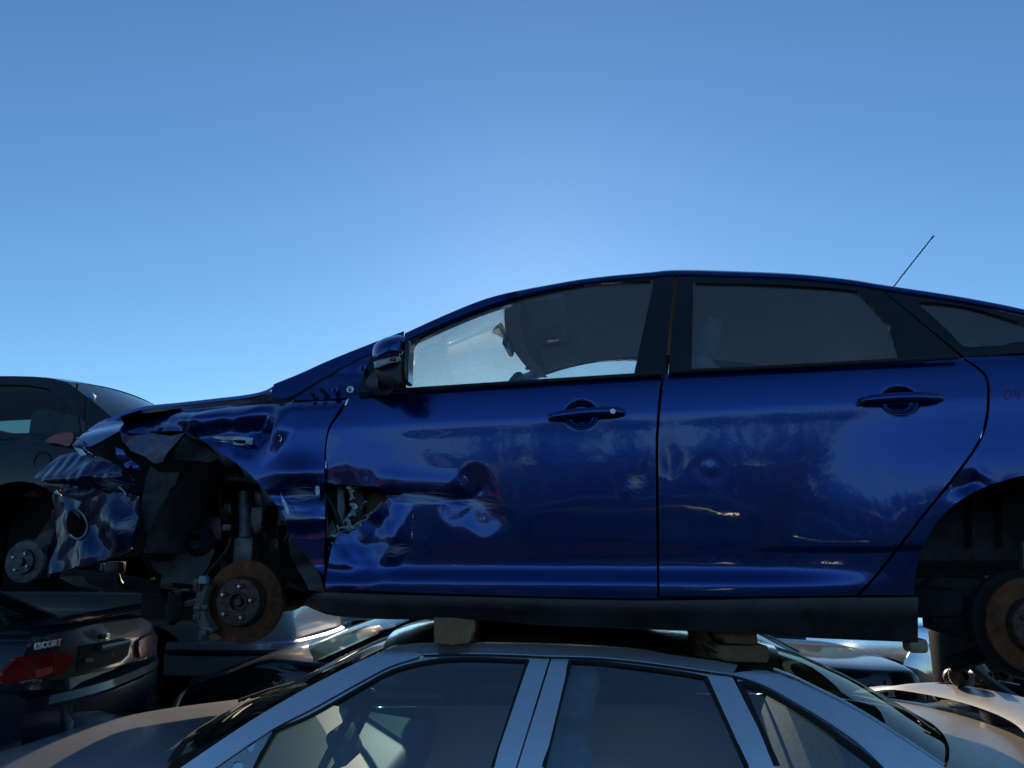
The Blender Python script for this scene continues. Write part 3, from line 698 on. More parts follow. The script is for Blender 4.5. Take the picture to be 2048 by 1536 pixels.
m = MB(); m.box((2.75, FW/2, 0.20), (1.0, FW-0.9, 0.14), bev=0.05); m.build('rear_floor', M['void'], car)
# inside the torn door: hinge pillar, door beam, shreds
m = MB(); p = F1.p3(680, 1030, 0.10); m.tube([F1.p3(668, 955, 0.10), F1.p3(671, 1010, 0.105), F1.p3(668, 1075, 0.10)], 0.028, 10, flat=1.4); m.build('hinge_pillar', M['primer'], front_door)
m = MB(); m.box(F1.p3(745, 1000, 0.16), (0.14, 0.02, 0.16), bev=0.006); m.build('inner_door_panel', plain('tan_inner_panel', (0.12, 0.085, 0.055), 0.8), front_door)
m = MB(); m.box(F1.p3(715, 1010, 0.13), (0.06, 0.03, 0.20), bev=0.01); m.build('door_beam', M['satin_black'], front_door)
def shard(px0, px1, w0, w1, wid, mat, parent, name='torn_strip', n=6):
    rows = []; a, b = F1.p3(*px0, w0), F1.p3(*px1, w1); d = (b-a).normalized(); nn = Vector((-d.z, 0.3*random.uniform(-1, 1), d.x)).normalized()
    for i in range(n+1):
        t = i/n; c = a.lerp(b, t)+nn*0.012*math.sin(t*5+random.random())*random.uniform(0.3, 1)+Vector((0, 0.02*random.uniform(-1, 1), 0)); k = wid*(1-0.6*t)*random.uniform(0.6, 1.3)
        rows.append([tuple(c-nn*k), tuple(c+Vector((0, -0.006, 0))), tuple(c+nn*k)])
    return MB().grid(rows).build(name, mat, parent, sharp=25)
for a, b, wd in (((768, 1004), (716, 1050), 0.006), ((744, 1024), (700, 1066), 0.006), ((716, 1045), (668, 1075), 0.007), ((700, 1044), (668, 1068), 0.007), ((726, 1000), (722, 1020), 0.005),
                 ((692, 972), (712, 995), 0.010), ((712, 1008), (700, 1034), 0.008), ((706, 1020), (690, 1050), 0.006), ((672, 1050), (690, 1078), 0.004), ((664, 1084), (660, 1102), 0.004), ((688, 1058), (712, 1052), 0.009)):
    shard(a, b, 0.035, 0.03, wd, M['bare'] if random.random() < 0.75 else M['primer'], front_door)
for a, b, wd in (((760, 1010), (735, 1036), 0.008), ((722, 1046), (690, 1064), 0.009), ((664, 1070), (684, 1090), 0.005), ((742, 972), (800, 983), 0.003), ((690, 1040), (706, 1060), 0.010), ((678, 1066), (660, 1078), 0.006), ((656, 966), (720, 975), 0.0025), ((698, 975), (704, 1000), 0.012), ((700, 1010), (712, 1030), 0.010)):
    shard(a, b, 0.022, 0.02, wd, M['bare'], front_door)
shard((776, 996), (920, 1003), 0.018, 0.034, 0.004, M['primer'], front_door, 'scrape', 10)
# --- door handles
def handle(parent, x0, x1, yb0, yb1, cup, lock=None):
    # recessed cup
    c0 = [F1.loc(px, py, 0.0) for px, py in cup]; cs = sum(p[0] for p in c0)/len(c0); cz = sum(p[1] for p in c0)/len(c0)
    ring = cr(c0, 4, True); rows = []
    Wd = Wdoor if parent is front_door else Wrear
    rr_ = [0.062, 0.052] if lock else [0.064, 0.050]; cs, cz = fp(1163, 831) if lock else fp(1796, 803)
    pts_ = [(cs+rr_[0]*1.0*math.cos(a), cz+rr_[1]*1.0*math.sin(a)) for a in np.linspace(0, 2*math.pi, 41)]
    MB().tube([(q[0], float(Wd(np.array([q[0]]), np.array([q[1]]))[0])+0.0005, q[1]) for q in pts_], 0.0016, 5).build('cup_rim', M['gloss_black'], parent)
    for k in ():
        r = []
        for (s, z) in ring+[ring[0]]:
            ss, zz = cs+(s-cs)*k, cz+(z-cz)*k
            w = float(Wd(np.array([ss]), np.array([zz]))[0])
            r.append((ss, w-0.002+(0.028*(1-k**2) if k <= 1 else 0.001)-(0.0015 if k == 1.0 else 0), zz))
        rows.append(r)
    a, b = F1.p3(x0, yb0, -0.028), F1.p3(x1, yb1, -0.028)
    pts = []; rad = []
    for i in range(17):
        t = i/16; p = a.lerp(b, t); p.z += 0.004*math.sin(t*math.pi); p.y += 0.006-0.016*math.sin(t*math.pi)
        pts.append(p); rad.append(0.0185*(max(0.02, 1-abs(2*t-1)**6))**0.5)
    h = MB().tube(pts, rad, 14).build('door_handle', M['blue'], parent)
    for t in (0.04, 0.93):
        p = a.lerp(b, t); MB().box(p+Vector((0.0, 0.022, 0)), (0.03, 0.05, 0.024), bev=0.006).build('handle_mount', M['gloss_black'], parent)
    if lock:
        p = F1.p3(*lock, -0.056); MB().lathe([(0, 0.0), (0, 0.0085), (0.002, 0.0105), (0.02, 0.0105)], p, (0, 1, 0), 20).build('lock_cylinder', M['bolt'], parent)
        MB().box(p+Vector((0, -0.001, 0)), (0.002, 0.002, 0.007)).build('key_slot', M['rubber'], parent)
handle(front_door, 1098, 1252, 834, 823, [(1128, 826), (1136, 810), (1162, 802), (1186, 806), (1196, 822), (1199, 842), (1186, 856), (1162, 860), (1140, 855), (1129, 842)], (1225.5, 822.5))
handle(rear_door, 1724, 1890, 801, 796, [(1756, 795), (1764, 780), (1789, 773), (1816, 776), (1828, 790), (1836, 812), (1822, 826), (1797, 832), (1772, 826), (1760, 810)])
# --- wing mirror
mir = empty('wing_mirror'); mir.parent = car
mw = -0.17
def ring_px(pts, w): return [F1.p3(px, py, w) for px, py in pts]
cap_out = cr([(745, 712), (748, 692), (762, 679), (783, 672), (803, 671), (807, 680), (806, 704), (797, 712), (775, 718), (752, 724)], 3, True)
rows = []
cx, cy = 778, 698
for k, dw in ((0.02, -0.055), (0.35, -0.052), (0.6, -0.044), (0.8, -0.030), (0.93, -0.014), (1.0, 0.004), (1.0, 0.06), (0.97, 0.12)):
    rows.append([F1.p3(cx+(px-cx)*k, cy+(py-cy)*k, mw+dw) for px, py in cap_out+[cap_out[0]]])
MB().grid(rows).build('mirror_cap', M['blue'], mir)
ind = cr([(749, 723), (770, 715), (798, 712), (799, 724), (780, 729), (752, 738), (748, 731)], 3, True); cx, cy = 776, 724
rows = [[F1.p3(cx+(px-cx)*k, cy+(py-cy)*k, mw+dw) for px, py in ind+[ind[0]]] for k, dw in ((0.02, -0.048), (0.5, -0.046), (0.85, -0.036), (1.0, -0.012), (1.0, 0.05))]
ii = MB().grid(rows).build('turn_indicator', M['clear_lens'], mir)
p = F1.p3(786, 719, mw-0.046); MB().box(p, (0.022, 0.012, 0.012), bev=0.004).build('indicator_bulb', M['amber_lens'], ii)
low = cr([(750, 739), (776, 730), (800, 722), (806, 726), (807, 760), (802, 772), (775, 772), (758, 760)], 3, True); cx, cy = 782, 748
rows = [[F1.p3(cx+(px-cx)*k, cy+(py-cy)*k, mw+dw) for px, py in low+[low[0]]] for k, dw in ((0.02, -0.030), (0.5, -0.028), (0.85, -0.020), (1.0, 0.0), (1.0, 0.08), (0.9, 0.14))]
MB().grid(rows).build('mirror_lower_shell', M['satin_black'], mir)
rim = [F1.p3(807, y, mw-0.01) for y in (672, 700, 730, 768)]
MB().box((rim[0]+rim[3])/2+Vector((0.004, 0.05, 0)), (0.02, 0.09, abs(rim[0].z-rim[3].z)*0.88), bev=0.02, seg=3).build('mirror_rim', M['gloss_black'], mir)
MB().box((rim[0]+rim[3])/2+Vector((0.0135, 0.05, 0)), (0.003, 0.06, abs(rim[0].z-rim[3].z)*0.84)).build('mirror_glass', M['chrome'], mir)
MB().tube([F1.p3(772, 768, mw+0.12), F1.p3(762, 772, -0.02), F1.p3(752, 768, 0.04)], [0.034, 0.03, 0.04], 10, flat=1.2).build('mirror_foot', M['satin_black'], mir)
# --- sill
def sill_section(t): return t
top = [(606, 1206), (641, 1184), (800, 1188), (1000, 1193), (1312, 1199), (1600, 1194), (1832, 1192)]
bot = [(612, 1210), (654, 1229), (751, 1238), (960, 1241), (1093, 1251), (1319, 1260), (1512, 1268), (1621, 1276), (1838, 1285)]
tp, bt = cr(top, 6), cr(bot, 6)
def samp(P, n):
    P = np.array(P); d = np.r_[0, np.cumsum(np.linalg.norm(np.diff(P, axis=0), axis=1))]; u = np.linspace(0, d[-1], n); return np.stack([np.interp(u, d, P[:, k]) for k in (0, 1)], 1)
xs = np.linspace(608, 1836, 60); tpA, btA = np.array(tp), np.array(bt)
rows = []
for x in xs:
    ty, by = np.interp(x, tpA[:, 0], tpA[:, 1]), np.interp(x, btA[:, 0], btA[:, 1]); r = []
    for q, w in ((-0.05, 0.10), (0.0, 0.045), (0.03, 0.020), (0.25, 0.016), (0.48, 0.022), (0.56, 0.030), (0.8, 0.040), (0.96, 0.05), (1.0, 0.06), (1.0, 0.20)):
        r.append(tuple(F1.p3(x, ty+(by-ty)*q, w+0.10*sstep(660, 606, x))))
    rows.append(r)
m = MB(); m.grid(rows); n = len(rows[0]); m.F.append(tuple(range(n))); m.F.append(tuple(range((len(rows)-1)*n, len(rows)*n)))
sill = m.build('sill_cover', M['sill'], car, sharp=30)
p = F1.p3(1830, 1290, 0.10); MB().box(p, (0.06, 0.08, 0.045), bev=0.012).build('jacking_bracket', plain('yellowish_bracket', (0.26, 0.21, 0.13), 0.7), car)
# --- bumper wreck
bo = T([(107, 986), (122, 992), (150, 1000), (165, 1004), (190, 994), (240, 984), (280, 993), (276, 1030), (270, 1060), (263, 1096), (235, 1107), (200, 1120), (150, 1135), (100, 1148), (97, 1144), (101, 1120), (112, 1085), (106, 1040)], Wb0)
def Wbu(s, z):
    s = np.asarray(s, float); z = np.asarray(z, float); zm = fp(150, 952)[1]
    w = Wb0(s, z)-0.03+0.85*np.maximum(z-zm-0.01, 0)+0.9*np.maximum(zm-z-0.004, 0)
    return w+0.035*facet(s*4.5, z*5, 27, 4)*sstep(fp(90, 950)[0], fp(160, 950)[0], s)+0.006*facet(s*14, z*9, 3, 3)
Wbu0 = lambda s, z: Wb0(s, z)
bu = T([(75, 955), (82, 935), (99, 908), (120, 901), (147, 894), (165, 905), (185, 912), (205, 922), (228, 928), (246, 939), (264, 958), (284, 982), (240, 984), (205, 978), (190, 972), (165, 975), (140, 970), (105, 968)], Wbu0)
fog = T(cr([(136, 1034), (141, 1022), (152, 1018), (163, 1028), (170, 1048), (167, 1070), (156, 1078), (142, 1072), (135, 1054)], 4, True), Wb0)
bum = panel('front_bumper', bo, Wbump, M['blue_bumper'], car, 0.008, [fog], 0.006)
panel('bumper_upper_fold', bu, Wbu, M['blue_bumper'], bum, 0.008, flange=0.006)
bum['label'] = 'crushed and scraped blue front bumper with empty fog lamp hole'
pts = [F1.p3(px, py, 0.12+0.2*k) for k, (px, py) in zip(np.linspace(1, 0, 12)**2, cr([(95, 1152), (102, 1144), (150, 1136), (200, 1122), (240, 1107), (268, 1094)], 2))]
MB().tube(pts, 0.006, 6).build('bumper_lip', M['satin_black'], bum)
wfog = float(Wbump(np.array([fog[0][0]]), np.array([fog[0][1]]))[0])
MB().tube([(s, float(Wbump(np.array([s]), np.array([z]))[0])-0.004, z) for s, z in fog[8:30]], 0.004, 6).build('fog_lamp_rim', M['primer'], bum)
MB().box(F1.p3(150, 1048, wfog+0.12), (0.14, 0.02, 0.16), bev=0.01).build('bumper_backing', M['void'], bum)
for px, w, mm, off, am in (([(120, 975), (150, 966), (190, 962), (240, 968), (272, 985), (240, 992), (205, 985), (180, 1000), (165, 1004), (150, 990), (130, 990)], 0.17, 'blue_scraped', 1.7, 0.05),
                   ([(147, 894), (163, 898), (178, 914), (204, 924), (188, 922), (172, 918), (158, 908)], 0.20, 'bare', 4.4, 0.02),
                   ([(78, 958), (110, 962), (130, 962), (124, 972), (95, 968)], 0.36, 'primer', 2.1, 0.02),
                   ([(105, 990), (112, 980), (122, 990), (126, 1006), (116, 1000), (108, 1010)], 0.30, 'bare', 6.1, 0.02),
                   ([(138, 1004), (150, 1000), (148, 1018), (160, 1030), (158, 1036), (143, 1022), (136, 1024)], 0.22, 'bare', 8.1, 0.02),
                   ([(98, 1040), (106, 1020), (108, 1060), (100, 1090), (90, 1110), (70, 1080), (84, 1060)], 0.42, 'satin_black', 3.0, 0.03),
                   ([(210, 930), (236, 936), (262, 950), (268, 966), (250, 962), (226, 950)], 0.16, 'blue_scraped', 5.5, 0.05)):
    scrap('crumpled_piece', px, w, M[mm], bum, am, 12, 0.007, off=off)
for a, b, w0 in (((150, 898), (160, 880), 0.22), ((158, 884), (176, 902), 0.2), ((240, 975), (256, 1005), 0.07), ((120, 985), (136, 968), 0.25), ((150, 880), (176, 884), 0.22), ((156, 990), (180, 982), 0.2)):
    shard(a, b, w0, w0-0.02, 0.004, M['bare'], bum)
# headlamp cavity: bracket with round hole, dark box behind
m = MB(); m.box(F1.p3(225, 912, 0.50), (0.26, 0.03, 0.16), bev=0.01); m.build('headlamp_cavity', M['void'], car)
brk = T([(232, 895), (246, 900), (258, 918), (272, 926), (284, 938), (270, 948), (256, 948), (248, 930), (236, 915)], lambda s, z: 0.10+0*s)
brh = [(F1.loc(263, 937, 0.1)[0]+0.011*math.cos(a), F1.loc(263, 937, 0.1)[1]+0.011*math.sin(a)) for a in np.linspace(0, 6.28, 13)[:-1]]
panel('headlamp_bracket', brk, lambda s, z: 0.10+0.02*ridged(s*10, z*10, 2), M['blue'], car, 0.008, [brh], 0.01)
brk = T([(192, 925), (205, 915), (222, 922), (240, 935), (243, 950), (226, 948), (210, 940)], lambda s, z: 0.14+0*s)
panel('headlamp_bracket', brk, lambda s, z: 0.14+0.03*ridged(s*10+3, z*10, 2), M['blue_scraped'], car, 0.008, flange=0.01)
# --- wheel well
wl_c = Vector((HUBF[0], 0, HUBF[1]+0.16))
rows = []
for i in range(25):
    a = math.radians(-15+192*i/24); R_ = 0.385
    rows.append([(wl_c.x+R_*math.cos(a), w, wl_c.z+R_*math.sin(a)*1.02) for w in (0.03, 0.15, 0.3, 0.50)])
m = MB(); m.grid(rows); m.build('wheel_arch_liner', M['liner'], car)
m = MB(); m.box((HUBF[0]-0.02, 0.52, HUBF[1]+0.30), (0.74, 0.03, 0.50), bev=0.01); m.build('inner_wheel_well', M['void'], car)
scrap('liner_scrap', [(301, 931), (318, 945), (359, 945), (352, 968), (338, 980), (336, 1020), (322, 1018), (318, 1051), (300, 1062), (268, 1076), (278, 1040), (284, 1000), (290, 960)], 0.12, M['liner'], car, 0.03, 6, 0.014, off=2.0)
scrap('liner_scrap', [(265, 1090), (300, 1080), (340, 1075), (400, 1080), (430, 1100), (418, 1130), (395, 1170), (340, 1165), (310, 1140), (290, 1105)], 0.30, M['liner'], car, 0.03, 4, 0.02, off=5.0)
scrap('liner_scrap', [(372, 868), (395, 880), (440, 915), (470, 930), (450, 932), (400, 922), (352, 920), (345, 908)], 0.10, M['liner'], car, 0.02, 6, 0.014, off=7.0)
scrap('liner_scrap', [(578, 1062), (602, 1098), (640, 1150), (650, 1185), (618, 1180), (596, 1140), (580, 1110)], 0.06, M['satin_black'], car, 0.02, 6, 0.014, off=9.0)
panel('inner_wing', T([(170, 905), (240, 850), (420, 838), (640, 850), (640, 1120), (560, 1180), (320, 1170), (265, 1090), (250, 960)], lambda s, z: 0.46+0*np.asarray(s)), lambda s, z: 0.46+0.012*ridged(np.asarray(s)*4, np.asarray(z)*4, 2), M['void'], car, 0.04, flange=0.05)
# strut, spring, hoses, arm
st = empty('suspension_strut'); st.parent = car
MB().tube([F1.p3(490, 985, 0.22), F1.p3(492, 1030, 0.20), F1.p3(493, 1120, 0.14)], [0.026, 0.028, 0.030], 14).build('damper_tube', M['steel'], st)
MB().lathe([(0, 0.02), (0.0, 0.075), (0.012, 0.082), (0.02, 0.05)], F1.p3(486, 968, 0.22), (0.05, 0.1, 1), 20).build('spring_seat', M['steel'], st)
hp = [];
for i in range(90):
    a = i/90*2*math.pi*4.2; c = F1.p3(484, 965-i*0.75, 0.23); hp.append((c.x+0.062*math.cos(a), c.y+0.062*math.sin(a), c.z))
MB().tube(hp, 0.007, 6).build('coil_spring', M['satin_black'], st)
MB().box(F1.p3(515, 1040, 0.19), (0.05, 0.03, 0.10), bev=0.008).build('strut_bracket', M['steel'], st)
MB().box(F1.p3(492, 1105, 0.15), (0.085, 0.07, 0.12), bev=0.02).build('steering_knuckle', M['steel'], st)
MB().tube([F1.p3(*q, 0.10) for q in cr([(462, 1075), (458, 1090), (450, 1105), (436, 1122), (420, 1140), (410, 1160)], 4)], 0.0065, 8).build('brake_hose', M['rubber'], car)
MB().tube([F1.p3(*q, 0.13) for q in cr([(530, 1050), (505, 1075), (488, 1095), (484, 1112)], 4)], 0.003, 6).build('sensor_cable', M['rubber'], car)
MB().box(F1.p3(456, 1055, 0.14), (0.035, 0.03, 0.025), bev=0.005).build('hose_bracket', M['steel'], car)
MB().lathe([(0, 0.045), (0.03, 0.062), (0.07, 0.07), (0.11, 0.06), (0.14, 0.03)], F1.p3(425, 1085, 0.40), (0, -1, 0), 18).build('axle_boot', M['void'], car)
MB().tube([F1.p3(430, 1090, 0.45), F1.p3(480, 1205, 0.13)], 0.016, 8).build('drive_shaft', M['steel'], car)
MB().tube([F1.p3(560, 1190, 0.45), F1.p3(520, 1235, 0.2), F1.p3(490, 1245, 0.14)], [0.03, 0.025, 0.02], 8).build('control_arm', M['void'], car)
MB().tube([F1.p3(355, 1212, 0.30), F1.p3(400, 1200, 0.2), F1.p3(430, 1195, 0.14)], 0.012, 8).build('tie_rod', M['steel'], car)
m = MB(); m.lathe([(0, 0.01), (0.01, 0.034), (0.03, 0.040), (0.06, 0.036), (0.09, 0.030), (0.11, 0.012)], F1.p3(356, 1200, 0.30), (0.2, -0.6, -0.8), 12)
for k in range(6): m.box(F1.p3(356+random.uniform(-12, 12), 1205+random.uniform(-12, 16), 0.26), (0.03, 0.03, 0.03), bev=0.008)
m.build('steering_joint', M['void'], car)
for k_, (pp, w_, r_, mm_) in enumerate((([(448, 960), (440, 990), (446, 1020), (455, 1045)], 0.2, 0.006, 'rubber'), ([(520, 975), (530, 1010), (524, 1050), (535, 1085)], 0.2, 0.007, 'rubber'), ([(400, 1010), (420, 1000), (436, 1012), (450, 1040)], 0.32, 0.008, 'steel_dark'),
        ([(545, 1020), (555, 1060), (548, 1100), (560, 1140)], 0.25, 0.006, 'rubber'), ([(412, 1040), (405, 1075), (415, 1110)], 0.30, 0.014, 'steel_dark'), ([(520, 1120), (545, 1150), (575, 1165), (610, 1180)], 0.22, 0.009, 'steel_dark'), ([(340, 1188), (370, 1180), (410, 1185), (450, 1190)], 0.30, 0.010, 'steel_dark'))):
    MB().tube([F1.p3(*q, w_+0.02*math.sin(i)) for i, q in enumerate(cr(pp, 4))], r_, 7).build('hose', M[mm_], car)
for px, py, w_, sz in ((520, 1000, 0.24, (0.04, 0.03, 0.07)), (455, 1020, 0.26, (0.05, 0.04, 0.05)), (430, 1060, 0.33, (0.08, 0.05, 0.10)), (470, 950, 0.25, (0.10, 0.06, 0.03)), (548, 1090, 0.24, (0.05, 0.03, 0.05)), (340, 1165, 0.36, (0.06, 0.05, 0.05)), (375, 1150, 0.34, (0.05, 0.05, 0.06))):
    MB().box(F1.p3(px, py, w_), sz, Matrix.Rotation(random.uniform(-0.4, 0.4), 3, 'Y'), bev=0.008).build('bracket', M['steel_dark'], car)
for q in ((372, 940), (355, 1000), (350, 1045), (386, 1010), (410, 975), (560, 1120), (330, 1100)):
    MB().lathe([(0, 0.0), (0, 0.007), (0.01, 0.009)], F1.p3(*q, 0.44), (0, 1, 0), 8).build('liner_clip', M['rubber'], car)
def rotor(cpx, R, w, par, hat=0.045):
    c = F1.p3(*cpx, w); root = empty('brake_rotor'); root.parent = par
    MB().lathe([(0.026, 0.4*R), (0.026, R), (0.002, R), (0.0, R-0.002), (0.0, 0.61*R), (0.004, 0.60*R)], c, (0, 1, 0), 72).build('friction_disc', M['rust'], root)
    MB().lathe([(0.004, 0.60*R), (-hat*0.7, 0.575*R), (-hat, 0.55*R), (-hat-0.0015, 0.50*R), (-hat, 0.25*R), (-hat-0.006, 0.235*R), (-hat-0.006, 0.20*R), (-hat+0.014, 0.19*R), (-hat+0.014, 0.01)], c, (0, 1, 0), 64).build('rotor_hat', M['hubm'], root)
    MB().lathe([(-hat-0.004, 0.0), (-hat-0.004, 0.085*R), (-hat+0.002, 0.115*R), (-hat+0.016, 0.115*R)], c, (0, 1, 0), 6).build('axle_nut', M['hubm'], root, sharp=20)
    for k in range(5):
        a = math.radians(80+72*k); q = c+Vector((0.385*R*math.cos(a), 0, 0.385*R*math.sin(a)))
        MB().lathe([(-hat-0.026, 0.0), (-hat-0.026, 0.0052), (-hat-0.023, 0.0064), (-hat+0.002, 0.0064)], q, (0, 1, 0), 12).build('wheel_stud', M['bolt'], root)
        MB().lathe([(-hat-0.003, 0.0064), (-hat-0.003, 0.0100), (-hat+0.002, 0.0102)], q, (0, 1, 0), 12).build('stud_seat', M['rubber'], root)
    return c
c = rotor((487, 1203), 0.150, 0.085, car)
# caliper on the front edge of the rotor
cal = empty('brake_caliper'); cal.parent = car
rows = []
for i in range(13):
    a = math.radians(152+80*i/12); ro, ri = 0.176+0.004*math.sin(i*1.3), 0.118
    cs, sn = math.cos(a), math.sin(a)
    rows.append([(c.x+ri*cs, c.y-0.03, c.z+ri*sn), (c.x+(ri+0.012)*cs, c.y-0.05, c.z+(ri+0.012)*sn), (c.x+(ro-0.014)*cs, c.y-0.052, c.z+(ro-0.014)*sn), (c.x+ro*cs, c.y-0.03, c.z+ro*sn), (c.x+ro*cs, c.y+0.06, c.z+ro*sn), (c.x+ri*cs, c.y+0.07, c.z+ri*sn)])
m = MB(); m.grid(rows); n = 6; m.F.append(tuple(range(n))); m.F.append(tuple(range(12*n, 13*n))); m.build('caliper_body', M['steel'], cal)
for a_, r_ in ((158, 0.165), (226, 0.165)):
    a = math.radians(a_); q = Vector((c.x+r_*math.cos(a), c.y-0.045, c.z+r_*math.sin(a))); MB().box(q, (0.03, 0.05, 0.045), bev=0.007).build('caliper_bracket', M['steel'], cal)
    MB().lathe([(0, 0.0), (0, 0.009), (0.02, 0.009)], q+Vector((0, -0.035, 0)), (0, 1, 0), 6).build('caliper_bolt', M['steel'], cal)
MB().box(F1.p3(408, 1160, 0.02), (0.03, 0.03, 0.03), bev=0.005).build('bleed_fitting', M['primer'], cal)
for k in range(5):
    a = math.radians(205+random.uniform(-26, 22)); r_ = random.uniform(0.125, 0.165)
    MB().box(Vector((c.x+r_*math.cos(a), c.y-0.052, c.z+r_*math.sin(a))), (0.028, 0.012, 0.022), bev=0.005).build('caliper_rib', M['steel'], cal)
# under the nose: cross member, bracket, dangling plastic
MB().tube([F1.p3(130, 1150, 0.55), F1.p3(240, 1165, 0.5), F1.p3(330, 1178, 0.45)], [0.03, 0.035, 0.03], 8).build('subframe_rail', M['void'], car)
MB().box(F1.p3(230, 1135, 0.36), (0.07, 0.05, 0.05), bev=0.008).build('sensor_bracket', M['steel'], car)
MB().box(F1.p3(205, 1134, 0.36), (0.014, 0.02, 0.03), bev=0.004).build('clip', M['primer'], car)
MB().tube([F1.p3(228, 1143, 0.36), F1.p3(232, 1165, 0.40), F1.p3(248, 1180, 0.42)], [0.02, 0.024, 0.015], 8).build('hose', M['satin_black'], car)
scrap('undertray_scrap', [(118, 1154), (160, 1152), (220, 1168), (300, 1176), (300, 1186), (210, 1184), (150, 1172)], 0.5, M['satin_black'], car, 0.03, 5, 0.02)
# --- rear wheel well
rows = []
for i in range(25):
    a = math.radians(-8+196*i/24); R_ = 0.405
    rows.append([(ac_s+R_*math.cos(a), w, RA[1]+0.10+R_*math.sin(a)*1.0) for w in (0.04, 0.15, 0.3, 0.45)])
m = MB(); m.grid(rows); m.build('wheel_arch_liner', M['liner'], car)
MB().box((ac_s, 0.47, RA[1]+0.28), (0.80, 0.03, 0.50), bev=0.01).build('inner_wheel_well', M['liner'], car)
for px in (1938, 1998): MB().tube([F1.p3(px, 985, 0.43), F1.p3(px, 1095, 0.43)], 0.010, 8).build('pressed_rib', M['void'], car)
rotor((2074, 1252), 0.156, 0.09, car, 0.03)
m = MB(); m.lathe([(0.03, 0.02), (0.03, 0.175), (0.055, 0.18)], F1.p3(2066, 1250, 0.09), (0, 1, 0), 40); m.build('dust_shield', M['void'], car)
MB().tube([F1.p3(2048, 1085, 0.25), F1.p3(2052, 1230, 0.20)], 0.018, 10).build('rear_damper', M['steel'], car)
MB().tube([F1.p3(1860, 1215, 0.22), F1.p3(1930, 1240, 0.22), F1.p3(2020, 1265, 0.20)], [0.05, 0.05, 0.05], 10, flat=1.5).build('trailing_arm', M['void'], car)
MB().tube([F1.p3(1900, 1330, 0.35), F1.p3(1960, 1310, 0.3), F1.p3(2040, 1290, 0.2)], 0.03, 8).build('lower_arm', M['void'], car)
MB().tube([F1.p3(*q, 0.3) for q in cr([(1845, 1170), (1880, 1150), (1930, 1146), (1990, 1168), (2048, 1160)], 4)], 0.010, 8).build('brake_pipe', M['void'], car)
MB().box(F1.p3(1978, 1155, 0.30), (0.035, 0.02, 0.014), bev=0.004).build('yellow_tag', plain('yellow_clip', (0.25, 0.19, 0.05), 0.6), car)
MB().box(F1.p3(1878, 1210, 0.34), (0.024, 0.02, 0.06), bev=0.004).build('yellow_tag', plain('ochre_clip', (0.13, 0.09, 0.02), 0.7), car)
# --- aerial, interior
a, b = F1.p3(1799, 558, 0.75), F1.p3(1867, 472, 0.78)
pts = []
for i in range(120):
    t = i/119; p = a.lerp(b, t); pts.append((p.x+0.0009*math.cos(t*95), p.y+0.0009*math.sin(t*95), p.z))
MB().tube([a-(b-a)*0.45]+pts, [0.0035]+[0.0030]*110+[0.0038]*10, 6).build('aerial', M['satin_black'], car)
def seat(s, w, zc, name='front_seat'):
    r = empty(name); r.parent = car
    MB().box((s, w, zc), (0.50, 0.50, 0.16), bev=0.06, seg=3).build('cushion', M['cloth'], r)
    R = Matrix.Rotation(math.radians(18), 3, 'Y')
    MB().box((s+0.30, w, zc+0.30), (0.14, 0.50, 0.60), R, bev=0.065, seg=3).build('backrest', M['cloth'], r)
    MB().box((s+0.43, w, zc+0.68), (0.10, 0.27, 0.20), R, bev=0.05, seg=4).build('headrest', M['cloth'], r)
hr = F1.p3(1412, 690, 0.48)
for w in (0.48, FW-0.48): seat(hr.x-0.43, w, hr.z-0.68)
r = empty('rear_bench'); r.parent = car
MB().box((hr.x+0.55, FW/2, hr.z-0.60), (0.5, 1.25, 0.18), bev=0.06, seg=3).build('cushion', M['cloth'], r)
MB().box((hr.x+0.92, FW/2, hr.z-0.33), (0.16, 1.25, 0.55), Matrix.Rotation(math.radians(20), 3, 'Y'), bev=0.06, seg=3).build('backrest', M['cloth'], r)
dz = WS[0]
MB().box((dz[0]+0.28, FW/2, float(zbelt(0.6))-0.10), (0.70, 1.45, 0.16), Matrix.Rotation(math.radians(6), 3, 'Y'), bev=0.06, seg=3).build('dashboard', M['dash'], car)
sw = []
for k in range(33):
    a = 2*math.pi*k/32; sw.append((dz[0]+0.78+0.07*math.sin(a), 0.48+0.18*math.cos(a), float(zbelt(1.0))-0.03+0.17*math.sin(a)))
MB().tube(sw, 0.014, 8).build('steering_wheel', M['dash'], car)
# rear-view mirror, visors, roof lamp, windscreen band, sticker
rv = F1.p3(1018, 690, FW/2)
MB().box(rv, (0.03, 0.24, 0.065), Matrix.Rotation(math.radians(14), 3, 'Y'), bev=0.014, seg=3).build('rear_view_mirror', M['gloss_black'], car)
MB().tube([rv, rv+Vector((-0.02, 0, 0.05)), rv+Vector((-0.06, 0, 0.09))], [0.014, 0.018, 0.035], 8).build('mirror_stalk', M['dash'], car)
vz = F1.p3(1120, 645, 0.6)
for w in (0.50, 1.28): MB().box((vz.x-0.05, w, vz.z+0.015), (0.17, 0.40, 0.02), Matrix.Rotation(math.radians(-10), 3, 'Y'), bev=0.009).build('sun_visor', M['headliner'], car)
MB().box(F1.p3(1106, 676, FW/2)+Vector((0, 0, 0.02)), (0.13, 0.20, 0.04), Matrix.Rotation(math.radians(-8), 3, 'Y'), bev=0.014).build('roof_console', M['headliner'], car)
MB().box(F1.p3(1106, 677, FW/2)+Vector((0, 0, -0.004)), (0.06, 0.07, 0.012), Matrix.Rotation(math.radians(-8), 3, 'Y'), bev=0.005).build('reading_lamp', M['clear_lens'], car)
MB().box(F1.p3(1560, 640, 1.25), (0.10, 0.03, 0.014), bev=0.005).build('grab_handle', M['headliner'], car)
p = F1.p3(1055, 737, 1.28); MB().box(p, (0.022, 0.012, 0.014), bev=0.001).build('windscreen_sticker', M['red_sticker'], car)
